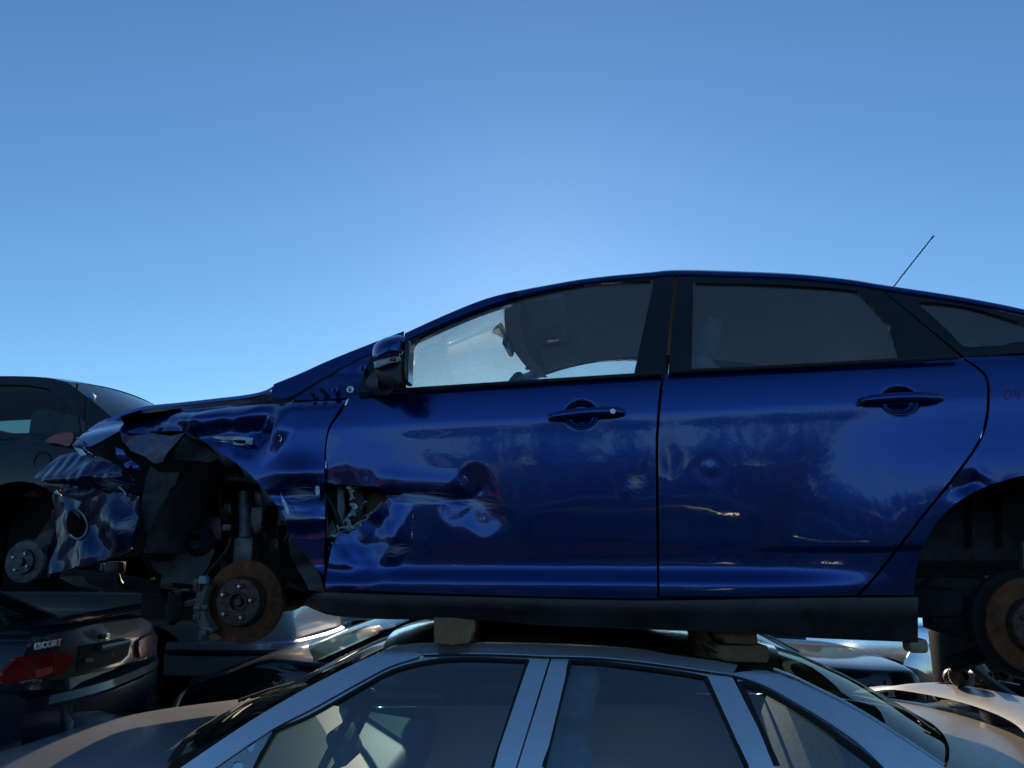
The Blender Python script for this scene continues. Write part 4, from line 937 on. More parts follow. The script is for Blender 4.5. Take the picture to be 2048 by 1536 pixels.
# red grease-pencil mark "D4" on the quarter panel
def stroke(strokes, name, mat, parent, Wd, r=0.0016):
    for st_ in strokes:
        P = T(st_, Wd); pts = [(s, float(Wd(np.array([s]), np.array([z]))[0])-0.0008, z) for s, z in P]
        MB().tube(pts, r, 5).build(name, mat, parent)
stroke([cr([(2012, 782), (2010, 797), (2020, 796), (2024, 787), (2018, 781), (2008, 783)], 3), [(2032, 780), (2030, 792), (2042, 790)], [(2039, 780), (2037, 800)]], 'pencil_mark', M['redmark'], quarter, Wquart)
# ================================================================== the silver sedan underneath
F2 = Frame(0.0, 2.55, math.radians(4.0), 0.06)
SW = 1.86
ZB = 0.80           # belt height in its own axes
def W2(s, z):
    z = np.asarray(z, float); s = np.asarray(s, float); up = np.maximum(z-ZB, 0); dn = np.maximum(ZB-z, 0)
    return 0.05+0.50*up+0.32*up**2-0.16*dn+0.36*dn**2+0.015*(s/1.3)**2
W2g = lambda s, z: W2(s, z)+0.012
sil = empty('silver_sedan', (F2.o.x, F2.o.y, F2.z0), (0, 0, -F2.yaw))
tag(sil, 'silver four-door sedan with rear spoiler, roof carrying the wooden blocks', 'car')
T2 = lambda pts: F2.trace(pts, W2)
rail = [(848, 1311), (900, 1309), (960, 1309), (1030, 1311), (1100, 1314), (1180, 1316), (1254, 1322), (1340, 1333), (1428, 1346), (1464, 1351), (1526, 1371), (1590, 1406), (1653, 1444), (1716, 1488), (1767, 1536)]
a_lo = [(429, 1536), (542, 1460), (622, 1418), (719, 1364), (783, 1331), (848, 1311)]
a_up = [(361, 1536), (493, 1447), (590, 1389), (687, 1338), (761, 1304)]
ZL = 0.14
# front door: frame and skin in one pressing, glass in its opening
fr_hole = T2(cr([(553, 1457), (622, 1429), (719, 1374), (783, 1340), (848, 1322), (905, 1316), (960, 1315), (1059, 1319)], 4)+[(984, 1540), (960, 1620), (470, 1620), (505, 1540)])
zg = lambda px, py: T2([(px, py)])[0]
dl = zg(430, 1536); dr = zg(1030, 1536)
out = T2(cr(a_lo, 4)[:-1]+cr(rail[:5], 4)+[(1031, 1536)])+[(dr[0]-0.05, ZB-0.05), (dr[0]-0.06, ZL), (dl[0]+0.1, ZL), (dl[0]+0.02, ZB-0.05)]
sfd = panel('front_door', out, W2, M['silver'], sil, 0.03, [fr_hole], 0.03)
panel('window_glass', fr_hole, W2g, M['glass_sky_sheen'], sfd, 0.06, flange=0)
re_hole = T2(cr([(1139, 1319), (1190, 1322), (1254, 1329), (1340, 1340), (1415, 1352)], 4)+[(1498, 1536), (1530, 1620), (1060, 1620), (1086, 1540)])
el, er = zg(1035, 1536), zg(1556, 1536)
out = T2(cr([(1104, 1314), (1180, 1316), (1254, 1322), (1340, 1333), (1428, 1346), (1463, 1351)], 4)+[(1556, 1536)])+[(er[0]+0.10, ZB-0.1), (er[0]-0.05, ZL+0.12), (er[0]-0.15, ZL), (el[0]-0.05, ZL), (el[0]-0.045, ZB-0.05)]+T2([(1035, 1536)])
srd = panel('rear_door', out, W2, M['silver'], sil, 0.03, [re_hole], 0.03)
panel('window_glass', re_hole, W2g, M['glass_sky_sheen'], srd, 0.06, flange=0)
# raised inner band of the door frames
for px in ([(1066, 1318), (1098, 1316), (1030, 1536), (990, 1536)], ):
    pass
for par, pts in ((sfd, cr([(553, 1460), (622, 1432), (719, 1377), (783, 1343), (848, 1325), (905, 1319), (960, 1318), (1056, 1322)], 4)+[(1056, 1322), (985, 1536)]), (sfd, [(551, 1460), (505, 1540)]),
                 (srd, [(1087, 1536)]+cr([(1140, 1323), (1190, 1325), (1254, 1332), (1340, 1343), (1412, 1355)], 4)+[(1496, 1536)])):
    P = T2(pts); MB().tube([(s, float(W2(np.array([s]), np.array([z]))[0])+0.004, z) for s, z in P], 0.0075, 6).build('window_seal', M['rubber'], par)
P = T2(cr(rail, 4)); MB().tube([(s, float(W2(np.array([s]), np.array([z]))[0])-0.006, z+0.003) for s, z in P], 0.0042, 6).build('drip_moulding', M['chrome'], sil)
# bare mirror plate at the front of the door
mp = T2([(546, 1466), (440, 1540), (500, 1540)]); pl_ = T2([(540, 1466), (436, 1537), (420, 1560), (492, 1560), (506, 1536)])
h1 = [(zg(503, 1493)[0]+0.013*math.cos(a), zg(503, 1493)[1]+0.015*math.sin(a)) for a in np.linspace(0, 6.28, 13)[:-1]]
h2 = [(zg(476, 1532)[0]+0.020*math.cos(a), zg(476, 1532)[1]+0.014*math.sin(a)) for a in np.linspace(0, 6.28, 13)[:-1]]
panel('mirror_mounting_plate', pl_, lambda s, z: W2(s, z)-0.006, M['silver_dusty'], sfd, 0.02, [h1, h2], 0.02)
panel('mirror_plate_backing', pl_, lambda s, z: W2(s, z)+0.016, M['rubber'], sfd, 0.05, flange=0)
# quarter with fixed window
q_hole = T2(cr([(1478, 1361), (1526, 1378), (1590, 1413), (1653, 1454), (1712, 1496), (1764, 1536)], 4)+[(1800, 1570), (1566, 1570), (1554, 1536)])
qr = zg(1893, 1536)
out = T2(cr([(1468, 1346), (1500, 1342), (1545, 1345), (1580, 1358), (1621, 1376), (1716, 1424), (1811, 1484), (1893, 1537)], 4))+[(2.05, ZB-0.02), (2.30, ZB-0.06), (2.34, 0.4), (2.3, 0.2), (1.85, 0.12)]+arc_pts((1.52, 0.16), 0.35, 0, 170, 14)+[(1.12, 0.14), (er[0]-0.03, ZL+0.13), (er[0]+0.12, ZB-0.1)]+T2([(1560, 1536)])
sq = panel('quarter_panel', out, W2, M['silver'], sil, 0.03, [q_hole], 0.03)
panel('quarter_window', q_hole, W2g, M['glass_sky_sheen'], sq, 0.06, flange=0)
P = T2([(1554, 1532)]+cr([(1480, 1365), (1526, 1381), (1590, 1416), (1653, 1457), (1712, 1499), (1764, 1539)], 4)); MB().tube([(s, float(W2(np.array([s]), np.array([z]))[0])+0.003, z) for s, z in P], 0.011, 6).build('window_seal', M['rubber'], sq)
# A-pillar strip
out = T2(cr(a_up, 4)+[(770, 1300), (800, 1296), (848, 1308)]+cr(a_lo, 4)[::-1][1:])
panel('a_pillar', out, lambda s, z: W2(s, z)-0.009, M['silver'], sil, 0.03, flange=0.05)
# front wing
nose = -2.55
out = [(dl[0]-0.01, ZB-0.05), (dl[0]-0.02, ZB+0.0), (-1.45, ZB-0.03), (-2.0, ZB-0.12), (-2.4, ZB-0.24), (nose, ZB-0.42), (nose, 0.2), (-2.2, 0.14)]+arc_pts((-1.75, 0.16), 0.35, 180, 10, 14)[1:]+[(dl[0]+0.08, ZL), (dl[0]+0.0, ZB-0.06)]
panel('front_wing', out, lambda s, z: W2(s, z)+np.where(np.asarray(s) < -1.9, 0.45*(np.asarray(s)+1.9)**2, 0), M['silver'], sil, 0.03)
# bonnet, windscreen, roof, rear window, boot: swept across the car
wb = F2.p3(352, 1512, 0.14)
hz = lambda s: float(pchip([-2.62, -2.5, -2.2, -1.8, -1.4, -1.05], [ZB-0.36, ZB-0.26, ZB-0.13, ZB-0.03, ZB+0.025, ZB+0.065])(s))
edge = [(s, 0.13+0.4*max(0, -2.1-s)**2, hz(s)) for s in np.linspace(-2.62, wb.x-0.03, 22)]
xloft('bonnet', edge, SW, lambda t: 0.055*(1-(1-t)**2.6), M['hood_silver'], sil, 32, shift=(-0.12, -0.13), thick=0.012)
ws = []
for px, py in cr([(352, 1514), (420, 1482), (493, 1444), (590, 1386), (687, 1335), (762, 1301)], 4):
    s, z = F2.trace([(px, py)], W2)[0]; ws.append((s, float(W2(np.array([s]), np.array([z]))[0])+0.03, z-0.004))
scr = xloft('windscreen', ws, SW, lambda t: 0.022*(1-(1-t)**2.4), glass('grimy_windscreen', (0.30, 0.38, 0.33), 0.05, (0.10, 0.10, 0.07), 26, 0.7), sil, 28, shift=(-0.13, -0.05))
xloft('scuttle', [(wb.x-0.03, 0.14, ws[0][2]-0.02), (ws[0][0], ws[0][1], ws[0][2]-0.002)], SW, lambda t: 0.022*(1-(1-t)**2.4), M['rubber'], sil, 28, shift=(-0.14, -0.13))
xl = lambda t: 0.022*(1-(1-t)**2.4)
def on_ws(i, u, off=0.008):
    s, w, z = ws[i]; sh = -0.13+0.08*i/(len(ws)-1); t = 1-abs(2*u-1); q = 1-(1-t)**2
    return Vector((s+sh*q, w+(SW-2*w)*u, z+xl(t)+off))
for u0, u1 in ((0.10, 0.42), (0.45, 0.80)):
    pts = [on_ws(1, u0, 0.02), on_ws(3, u0+0.3*(u1-u0), 0.016), on_ws(3, u1, 0.014)]
    MB().tube(pts, [0.010, 0.007, 0.005], 6).build('wiper_arm', M['satin_black'], sil)
    MB().tube([on_ws(2, u0+0.05, 0.012), on_ws(2, u1, 0.012)], 0.006, 6).build('wiper_blade', M['rubber'], sil)
rail_top = [(764, 1300), (790, 1291), (830, 1286), (880, 1284), (939, 1283), (1020, 1284), (1093, 1286), (1190, 1290), (1287, 1298), (1351, 1308), (1428, 1318), (1490, 1330), (1545, 1344)]
re_ = []
for px, py in cr(rail_top, 4):
    s, z = F2.trace([(px, py)], W2)[0]; re_.append((s, float(W2(np.array([s]), np.array([z]))[0])+0.006, z))
n_ = len(re_)
rows = []
for i, (s, w, z) in enumerate(re_):
    r = []; f = i/(n_-1); sh = -0.05*max(0, 1-f*4)+0.14*max(0, f*4-3)
    for j in range(33):
        u = j/32; t = 1-abs(2*u-1); q = 1-(1-t)**2
        r.append((s+sh*q, w+(SW-2*w)*u, z+0.035*(1-(1-t)**2.2)))
    rows.append(r)
m = MB(); m.grid(rows); sroof = m.build('roof', M['black_paint'] if False else M['silver'], sil)
# dark side band of the roof between rail and doors
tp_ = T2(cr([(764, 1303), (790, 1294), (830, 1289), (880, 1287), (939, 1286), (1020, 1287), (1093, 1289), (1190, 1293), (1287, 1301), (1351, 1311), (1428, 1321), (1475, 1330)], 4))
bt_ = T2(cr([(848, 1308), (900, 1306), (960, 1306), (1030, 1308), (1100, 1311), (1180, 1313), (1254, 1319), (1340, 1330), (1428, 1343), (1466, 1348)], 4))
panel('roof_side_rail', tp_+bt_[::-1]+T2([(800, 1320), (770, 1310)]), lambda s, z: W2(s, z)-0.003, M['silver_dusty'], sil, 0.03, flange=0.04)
bw = []
for px, py in cr([(1549, 1344), (1590, 1360), (1621, 1375), (1716, 1423), (1811, 1483), (1893, 1537)], 4):
    s, z = F2.trace([(px, py)], W2)[0]; bw.append((s, float(W2(np.array([s]), np.array([z]))[0])+0.02, z+0.004))
xloft('rear_window', bw, SW, lambda t: 0.025*(1-(1-t)**2.2), glass('grimy_rear_glass', (0.30, 0.40, 0.34), 0.06, (0.13, 0.13, 0.09), 26, 0.5), sil, 28, shift=(0.12, 0.22))
P = [(s, w-0.004, z+0.002) for s, w, z in bw]; MB().tube(P, 0.007, 6).build('rear_window_moulding', M['chrome'], sil)
tb = bw[-1]
te = [(tb[0]-0.02, 0.10, tb[2]-0.008), (tb[0]+0.12, 0.12, tb[2]-0.03), (tb[0]+0.30, 0.14, tb[2]-0.045), (tb[0]+0.42, 0.16, tb[2]-0.06), (tb[0]+0.47, 0.17, tb[2]-0.14), (tb[0]+0.50, 0.17, 0.35)]
xloft('boot_lid', cr(te, 4), SW, lambda t: 0.022*(1-(1-t)**2.2), M['boot'], sil, 28, shift=0.26)
# spoiler: a wing across the boot with its own stands
rows = []
sx = tb[0]+0.34
for i in range(29):
    u = i/28; w = 0.16+(SW-0.32)*u; t = 1-abs(2*u-1); q = 1-(1-t)**2.2
    base = tb[2]-0.035+0.02*q; zz = base+0.006+0.040*float(sstep(0.0, 0.30, t)); s0 = sx+0.28*q
    prof = [(-0.10, 0.0), (-0.06, 0.016), (0.02, 0.028), (0.10, 0.034), (0.135, 0.028), (0.12, 0.014), (0.02, 0.006), (-0.06, -0.004)]
    k = 0.75+0.25*float(sstep(0, 0.25, t))
    rows.append([(s0+a*k, w, zz+b) for a, b in prof+[prof[0]]])
m = MB(); m.grid(rows); m.F.append(tuple(range(8))); m.F.append(tuple(28*9+k for k in range(8)))
sp = m.build('boot_spoiler', M['boot'], sil, sharp=40)
m = MB(); m.box((sx+0.26, SW/2, tb[2]+0.0), (0.16, 0.10, 0.05), bev=0.01); m.build('spoiler_stand', M['satin_black'], sp)
# far side, closed with its own window openings
far = T2(cr(a_lo, 3)[:-1]+cr(rail, 3))+[(2.05, ZB-0.02), (2.30, ZB-0.06), (2.34, 0.4), (2.3, 0.2), (-2.3, 0.2), (nose, 0.3), (nose, ZB-0.42), (-2.0, ZB-0.12), (dl[0]-0.1, ZB-0.01)]
panel('far_side_panel', far, W2, M['silver_dusty'], sil, 0.08, [fr_hole, re_hole, q_hole], 0.03, mirror=SW)
panel('far_window', fr_hole, W2g, M['glass_sky_sheen'], sil, 0.1, flange=0, mirror=SW)
panel('far_window', re_hole, W2g, M['glass_sky_sheen'], sil, 0.1, flange=0, mirror=SW)
# inside
rows2 = [[(p[0], p[1], p[2]-0.03) for p in r[1:-1]] for r in rows[:0]]
m = MB(); m.grid([[(p[0], p[1], p[2]-0.035) for p in r] for r in [[(s+(0), w+0.05+(SW-2*w-0.10)*j/16, z+0.04*(1-abs(2*j/16-1)**2)) for j in range(17)] for s, w, z in re_]]); m.build('headliner', M['cloth'], sil)
MB().box((0.2, SW/2, 0.20), (3.0, SW-0.3, 0.16), bev=0.03).build('floor_pan', M['void'], sil)
MB().box((wb.x+0.30, SW/2, ZB-0.12), (0.62, 1.5, 0.20), Matrix.Rotation(math.radians(8), 3, 'Y'), bev=0.06, seg=3).build('dashboard', M['dash'], sil)
swc = F2.p3(690, 1480, 0.48)
pts = [(swc.x+0.085*math.sin(a), swc.y+0.185*math.cos(a), swc.z+0.165*math.sin(a)) for a in np.linspace(0, 2*math.pi, 33)]
stw = MB().tube(pts, 0.015, 8).build('steering_wheel', M['dash'], sil)
MB().box(swc+Vector((0.0, 0, -0.01)), (0.06, 0.22, 0.13), Matrix.Rotation(math.radians(-27), 3, 'Y'), bev=0.03, seg=3).build('wheel_hub', plain('grey_wheel_hub', (0.15, 0.15, 0.16), 0.6), stw)
def sseat(hx, w, hz_):
    r = empty('front_seat'); r.parent = sil; R = Matrix.Rotation(math.radians(16), 3, 'Y')
    MB().box((hx, w, hz_), (0.13, 0.27, 0.22), R, bev=0.06, seg=4).build('headrest', M['seat_grey'], r)
    MB().box((hx-0.10, w, hz_-0.40), (0.17, 0.50, 0.58), R, bev=0.07, seg=4).build('backrest', M['seat_grey'], r)
    MB().box((hx-0.42, w, hz_-0.70), (0.54, 0.50, 0.16), None, bev=0.06, seg=3).build('cushion', M['seat_grey'], r)
M['seat_grey'] = plain('grey_velour', (0.36, 0.37, 0.38), 0.9, 0, 0.2, 30, 0.3, 0.1)
hd = F2.p3(1156, 1378, 0.50)
for w in (0.50, SW-0.50): sseat(hd.x, w, hd.z)
r = empty('rear_bench'); r.parent = sil
MB().box((hd.x+0.95, SW/2, hd.z-0.36), (0.18, 1.35, 0.55), Matrix.Rotation(math.radians(22), 3, 'Y'), bev=0.06, seg=3).build('backrest', M['seat_grey'], r)
MB().box((hd.x+0.60, SW/2, hd.z-0.66), (0.5, 1.35, 0.16), None, bev=0.06, seg=3).build('cushion', M['seat_grey'], r)
MB().box((hd.x+1.12, SW/2, hd.z-0.26), (0.42, 1.25, 0.03), None, bev=0.01).build('parcel_shelf', M['dash'], r)

# ================================================================== wooden blocks between the two cars
def wood_mat(name, c):
    m, n, l, b = nodes(name); co = n.new('ShaderNodeTexCoord'); mp_ = n.new('ShaderNodeMapping'); mp_.inputs['Scale'].default_value = (30, 2.0, 30); l.new(co.outputs['Object'], mp_.inputs[0])
    w = n.new('ShaderNodeTexWave'); w.wave_type = 'RINGS'; w.rings_direction = 'Y'; w.inputs['Scale'].default_value = 2.2; w.inputs['Distortion'].default_value = 3.5; w.inputs['Detail'].default_value = 3; l.new(mp_.outputs[0], w.inputs[0])
    t = tex(n, l, 40, 6, 0.7, co.outputs['Object']); mu = n.new('ShaderNodeMath'); mu.operation = 'MULTIPLY'; l.new(w.outputs[1], mu.inputs[0]); l.new(t.outputs[0], mu.inputs[1])
    r = ramp(n, l, mu.outputs[0], [(0.08, tuple(x*0.35 for x in c)), (0.30, c), (0.55, tuple(x*1.9 for x in c))]); l.new(r.outputs[0], b.inputs['Base Color']); b.inputs['Roughness'].default_value = 0.9
    bp = n.new('ShaderNodeBump'); bp.inputs['Strength'].default_value = 0.8; bp.inputs['Distance'].default_value = 0.004; l.new(mu.outputs[0], bp.inputs['Height']); l.new(bp.outputs[0], b.inputs['Normal'])
    return m
WM = [wood_mat('grey_brown_wood', (0.36, 0.20, 0.105)), wood_mat('dark_wood', (0.26, 0.155, 0.085))]
def wpt(px, py, Y):
    d = ray(px, py); t = Y/d.y; return Vector((d.x*t, Y, CAM_Z+d.z*t))
def block(name, corners, Y, depth, mat, label, rz=0.0):
    P = [wpt(px, py, Y) for px, py in corners]; c = sum(P, Vector())/len(P)
    bm = bmesh.new(); V = []
    f = [bm.verts.new(p-c) for p in P]; bk = [bm.verts.new(p-c+Vector((math.sin(rz)*depth, depth, 0))) for p in P]; n = len(P)
    bm.faces.new(f); bm.faces.new(bk[::-1])
    for i in range(n): bm.faces.new((f[i], bk[i], bk[(i+1) % n], f[(i+1) % n]))
    bmesh.ops.recalc_face_normals(bm, faces=bm.faces)
    bmesh.ops.bevel(bm, geom=bm.edges[:], offset=0.006, segments=2, profile=0.5, affect='EDGES')
    bmesh.ops.subdivide_edges(bm, edges=bm.edges[:], cuts=1)
    for v in bm.verts: v.co += Vector((random.uniform(-1, 1), random.uniform(-1, 1), random.uniform(-1, 1)))*0.0015
    me = bpy.data.meshes.new(name); bm.to_mesh(me); bm.free()
    o = link(name, me, mat); o.location = c; tag(o, label, 'block', 'blocks between the stacked cars'); return o
block('wooden_block', [(867, 1234), (952, 1236), (950, 1262), (938, 1287), (905, 1291), (868, 1287)], 2.84, 0.45, WM[0], 'chunky brown wood block under the blue car sill, below the front door')
block('wooden_block', [(1444, 1256), (1514, 1259), (1516, 1289), (1450, 1287)], 2.80, 0.35, WM[1], 'small upper wood block tucked against the blue sill, on top of a wider one')
block('wooden_block', [(1432, 1291), (1536, 1291), (1539, 1318), (1534, 1327), (1448, 1322), (1437, 1316)], 2.79, 0.45, WM[1], 'wide dark wood block lying on the silver roof, under a smaller one')
block('wooden_plank', [(1402, 1258), (1414, 1259), (1440, 1316), (1432, 1322), (1424, 1312)], 2.93, 0.30, WM[0], 'thin brown plank leaning beside the stacked pair of wood blocks')
# ================================================================== the other wrecks (noses to the left, tails to the right)
def gen_car(name, label, frame, Wd, paint_, L=4.5, H=1.38, belt=0.90, deck=0.95, hood=0.93, bot=0.22, tail=0.55, xC=(0.75, 1.30), xA=(3.1, 3.75), kind='sedan', wheels=(0.95, 3.6), rw=0.33, body_mat=None, group=None, lights=True, lod=1.0, glassm='glass_clean', inside=True, hub=True, tailz=None):
    """a whole car, x measured forward from the tail; near flank at s = 0"""
    root = empty(name, (frame.o.x, frame.o.y, frame.z0), (0, 0, -frame.yaw)); tag(root, label, 'car', group)
    P = lambda x, y, z: (Wd/2-y, x, z)
    hw = Wd/2
    if kind == 'hatch':
        ztop = pchip([0, 0.04, 0.10, 0.25, xA[1]-0.1, xA[1]+0.2, L-0.35, L-0.12, L], [0.62, 0.72, belt+0.02, belt+0.03, belt+0.03, hood, hood-0.14, hood-0.24, 0.50])
    else:
        ztop = pchip([0, 0.04, 0.14, 0.35, xC[0], xA[1]-0.05, xA[1]+0.2, L-0.45, L-0.15, L], [0.60, deck-0.10, deck-0.01, deck, belt+0.05, belt+0.05, hood+0.02, hood-0.08, hood-0.19, 0.50])
    def plan(x):
        r = 0.45; k = 1.0
        if x < r: k = 1-0.20*((r-x)/r)**2.4
        if x > L-0.6: k = 1-0.26*((x-L+0.6)/0.6)**2.2
        return hw*k
    xs = sorted(set(list(np.linspace(0, 0.5, int(14*lod)+4))+list(np.linspace(0.5, L-0.7, int(46*lod)+6))+list(np.linspace(L-0.7, L, int(16*lod)+4))))
    rows = []
    for x in xs:
        zt = float(ztop(x)); w_ = plan(x); zs = zt-0.05 if zt > 0.75 else zt-0.03
        zb = bot+0.06*max(0, 1-x/0.3)+0.06*max(0, 1-(L-x)/0.3); h = zs-zb
        sec = [(0, zb), (w_*0.8, zb), (w_*0.95, zb+0.03), (w_*0.985, zb+0.30*h), (w_*1.0, zb+0.60*h), (w_*0.992, zb+0.80*h), (w_*0.965, zs-0.015), (w_*0.93, zs+0.012), (w_*0.80, zs+0.030), (w_*0.5, zt-0.008), (0, zt)]
        half = cr(sec, 3)
        rows.append([P(x, y, z) for y, z in half]+[P(x, -y, z) for y, z in half[:-1][::-1]])
    V = np.array([p for r in rows for p in r]); n = len(rows[0]); k = len(rows)
    Fq = [(i*n+j, i*n+j+1, (i+1)*n+j+1, (i+1)*n+j) for i in range(k-1) for j in range(n-1)]
    keepF = np.ones(len(Fq), bool)
    for xw in wheels:
        zc = rw*0.92; R_ = rw+0.055
        side = np.abs(V[:, 0]-Wd/2) > hw*0.74
        d = np.sqrt((V[:, 1]-xw)**2+(V[:, 2]-zc)**2); ins = (d < R_) & side & (V[:, 2] < belt-0.08)
        keepF &= ~np.array([ins[list(f)].all() for f in Fq])
        idx = np.where(ins)[0]
        for i in idx:
            dx, dz = V[i, 1]-xw, max(V[i, 2]-zc, 0.0)
            q = math.hypot(dx, dz) or 1e-3
            if V[i, 2] > bot+0.05: V[i, 1], V[i, 2] = xw+dx/q*R_, zc+dz/q*R_
    Fq = [f for f, kk in zip(Fq, keepF) if kk]
    Fq += [tuple(range(n)), tuple(range((k-1)*n, k*n))[::-1]]
    mb = MB(); mb.add(V, Fq); body = mb.build('body', paint_, root, sharp=38)
    # wheel arches: dark wells with bare hubs
    for xw in wheels:
        for sy in (1, -1):
            zc = rw*0.92; rr = [[P(xw+(rw+0.05)*math.cos(a), sy*y, zc+(rw+0.05)*math.sin(a)) for y in (hw*0.985, hw*0.55)] for a in np.linspace(-0.2, math.pi+0.2, 15)]
            MB().grid(rr).build('wheel_well', M['void'], root)
            MB().box(P(xw, sy*hw*0.56, zc+0.05), (0.03, 2*rw, 2*rw), bev=0.005).build('wheel_well_wall', M['void'], root)
            if hub:
                c_ = Vector(P(xw, sy*hw*0.84, zc-0.08)); ax = (1, 0, 0) if sy > 0 else (-1, 0, 0)
                d_ = MB().lathe([(0.10, 0.02), (0.10, 0.12), (0.0, 0.125), (-0.01, 0.115), (-0.012, 0.07), (-0.03, 0.065), (-0.03, 0.025), (-0.05, 0.02), (-0.05, 0.0)], c_, ax, 28).build('brake_drum', M['steel'], root)
                for q in range(4):
                    a = q*math.pi/2+0.5; MB().lathe([(-0.05, 0.0), (-0.05, 0.006), (0, 0.006)], c_+Vector((0, 0.05*math.cos(a), 0.05*math.sin(a))), ax, 8).build('wheel_stud', M['bolt'], d_)
    # greenhouse
    zr = H-0.045; yb = hw*0.93; tum = 0.44
    Y_ = lambda s, z: yb-tum*np.maximum(np.asarray(z)-belt, 0)-0.18*np.maximum(np.asarray(z)-belt, 0)**2
    fl = lambda V_: np.stack([Wd/2-V_[:, 1], V_[:, 0], V_[:, 2]], 1)
    zsag = zr-0.03
    top = cr([(xC[1], zr-0.06), (xC[1]+0.25, zr-0.015), ((xC[1]+xA[0])/2, zr), (xA[0]-0.2, zr-0.02), (xA[0], zr-0.055)], 4)
    if kind == 'hatch':
        side = [(xC[0]-0.05, belt)]+top+[(xA[1], belt)]
    else:
        side = [(xC[0], belt)]+top+[(xA[1], belt)]
    xB = 0.52*xC[1]+0.48*xA[0]+0.05
    inn = lambda x, z, f: (x, z)
    def cut(lo, hi):
        t_ = [(x, z-0.06) for x, z in top if lo+0.02 < x < hi-0.02]
        return t_
    zlo = belt+0.035
    c_slope = (xC[1]-xC[0])/(zr-0.06-belt); a_slope = (xA[1]-xA[0])/(zr-0.055-belt)
    xc_ = lambda z: xC[0]+c_slope*(z-belt)+0.16; xa_ = lambda z: xA[1]-a_slope*(z-belt)-0.09
    zt_ = zr-0.075
    wR = [(xc_(zlo), zlo), (xc_(zt_-0.03), zt_-0.03)]+cut(xc_(zt_)+0.03, xB-0.04)+[(xB-0.045, zt_), (xB-0.03, zlo)]
    wF = [(xB+0.03, zlo), (xB+0.025, zt_)]+cut(xB+0.05, xa_(zt_)-0.03)+[(xa_(zt_-0.02), zt_-0.02), (xa_(zlo), zlo)]
    Yg = lambda s, z: Y_(s, z)-0.012
    for sy in (1, -1):
        def mp(V_, sy=sy): return np.stack([Wd/2-sy*V_[:, 1], V_[:, 0], V_[:, 2]], 1)
        panel('side_frame', side, Y_, paint_, root, 0.10, [wR, wF], 0, post=mp)
        for wnd in (wR, wF): panel('side_window', wnd, Yg, M[glassm], root, 0.15, flange=0, post=mp)
    def across(nm, pts, mat, crown, shift):
        rr = []
        for i, (x, z) in enumerate(pts):
            y = float(Y_(np.array([x]), np.array([z]))[0]); sh = shift[0]+(shift[1]-shift[0])*i/(len(pts)-1); r = []
            for j in range(17):
                u = j/16; t = 1-abs(2*u-1); q = 1-(1-t)**2; r.append(P(x+sh*q, y*(1-2*u), z+crown*(1-(1-t)**2.2)))
            rr.append(r)
        return MB().grid(rr).build(nm, mat, root)
    across('roof', top, paint_, 0.045, (-0.05, 0.06))
    across('windscreen', cr([top[-1], (0.5*xA[0]+0.5*xA[1]+0.03, 0.5*(zr-0.055)+0.5*belt), (xA[1]+0.02, belt)], 3), M[glassm], 0.04, (0.06, 0.28))
    rg = across('rear_window', cr([top[0], (0.5*xC[0]+0.5*xC[1]-0.03, 0.5*(zr-0.06)+0.5*belt), (xC[0]-0.02, belt)], 3), M[glassm], 0.04, (-0.05, -0.18))
    if inside:
        for x in (xB+0.15, xB-0.75):
            for y in (0.36, -0.36): MB().box(P(x, y, belt-0.05), (0.46, 0.14, 0.55), bev=0.06).build('seat_back', M['cloth'], root)
    return root, body, P
MINUS90 = -math.pi/2
# ------------------------------------------------------------------ small black-green saloon at the left, seen from its tail
EY = 3.52; ER = wpt(110, 1345, EY)
F3 = Frame(ER.x+0.02, EY, MINUS90+math.radians(-8), 0.30)
esc, ebody, EP = gen_car('dark_green_saloon', 'blackish green saloon with red tail lamps and boot-lid spoiler, at far left', F3, 1.66, M['green_black'], L=4.3, H=1.32, belt=0.93, deck=1.0, hood=0.92, xC=(0.62, 1.25), wheels=(1.0, 3.5))
tz = lambda px, py, w=0.0: F3.loc(px, py, w)
def Wt(s, z):
    s = np.asarray(s, float); return -0.03+0.55*np.abs(s/1.66-0.5)**3*1.1+0.10*np.maximum(np.asarray(z)-0.90, 0)
TE = lambda pts: F3.trace(pts, Wt)
lid = TE(cr([(62, 1275), (120, 1262), (200, 1246), (262, 1238), (290, 1234), (299, 1245), (296, 1262), (275, 1272), (268, 1290), (270, 1312), (235, 1330), (160, 1350), (90, 1362), (88, 1340), (128, 1318), (130, 1308), (100, 1306), (60, 1312)], 2, True))
bl = panel('boot_lid', lid, lambda s, z: Wt(s, z)-0.012, M['green_black'], esc, 0.03)
pr = TE([(152, 1292), (235, 1276), (256, 1280), (250, 1310), (235, 1324), (148, 1346)])
panel('number_plate_recess', pr, lambda s, z: Wt(s, z)-0.016, M['matt_black'], bl, 0.05)
for q in ((181, 1320), (223, 1309)):
    p = F3.p3(*q, -0.04); MB().lathe([(-0.012, 0), (-0.006, 0.009), (0.02, 0.009)], p, (0, 1, 0), 10).build('plate_clip', M['primer'], bl)
P_ = [F3.p3(*q, -0.05) for q in ((200, 1296), (226, 1290), (257, 1283))]; MB().tube(P_, [0.014, 0.014, 0.012], 8).build('plate_lamp_bar', M['satin_black'], bl)
lens = TE(cr([(-8, 1345), (0, 1338), (20, 1318), (60, 1309), (94, 1306), (94, 1345), (58, 1358), (0, 1368), (-8, 1366)], 3)); tl = empty('tail_lamp'); tl.parent = esc
panel('red_lens', lens, lambda s, z: Wt(s, z)-0.024, M['red_lens'], tl, 0.03)
lens = TE(cr([(97, 1306), (120, 1305), (130, 1310), (131, 1325), (120, 1340), (97, 1352)], 3)); panel('amber_lens', lens, lambda s, z: Wt(s, z)-0.028, M['amber_lens'], tl, 0.03)
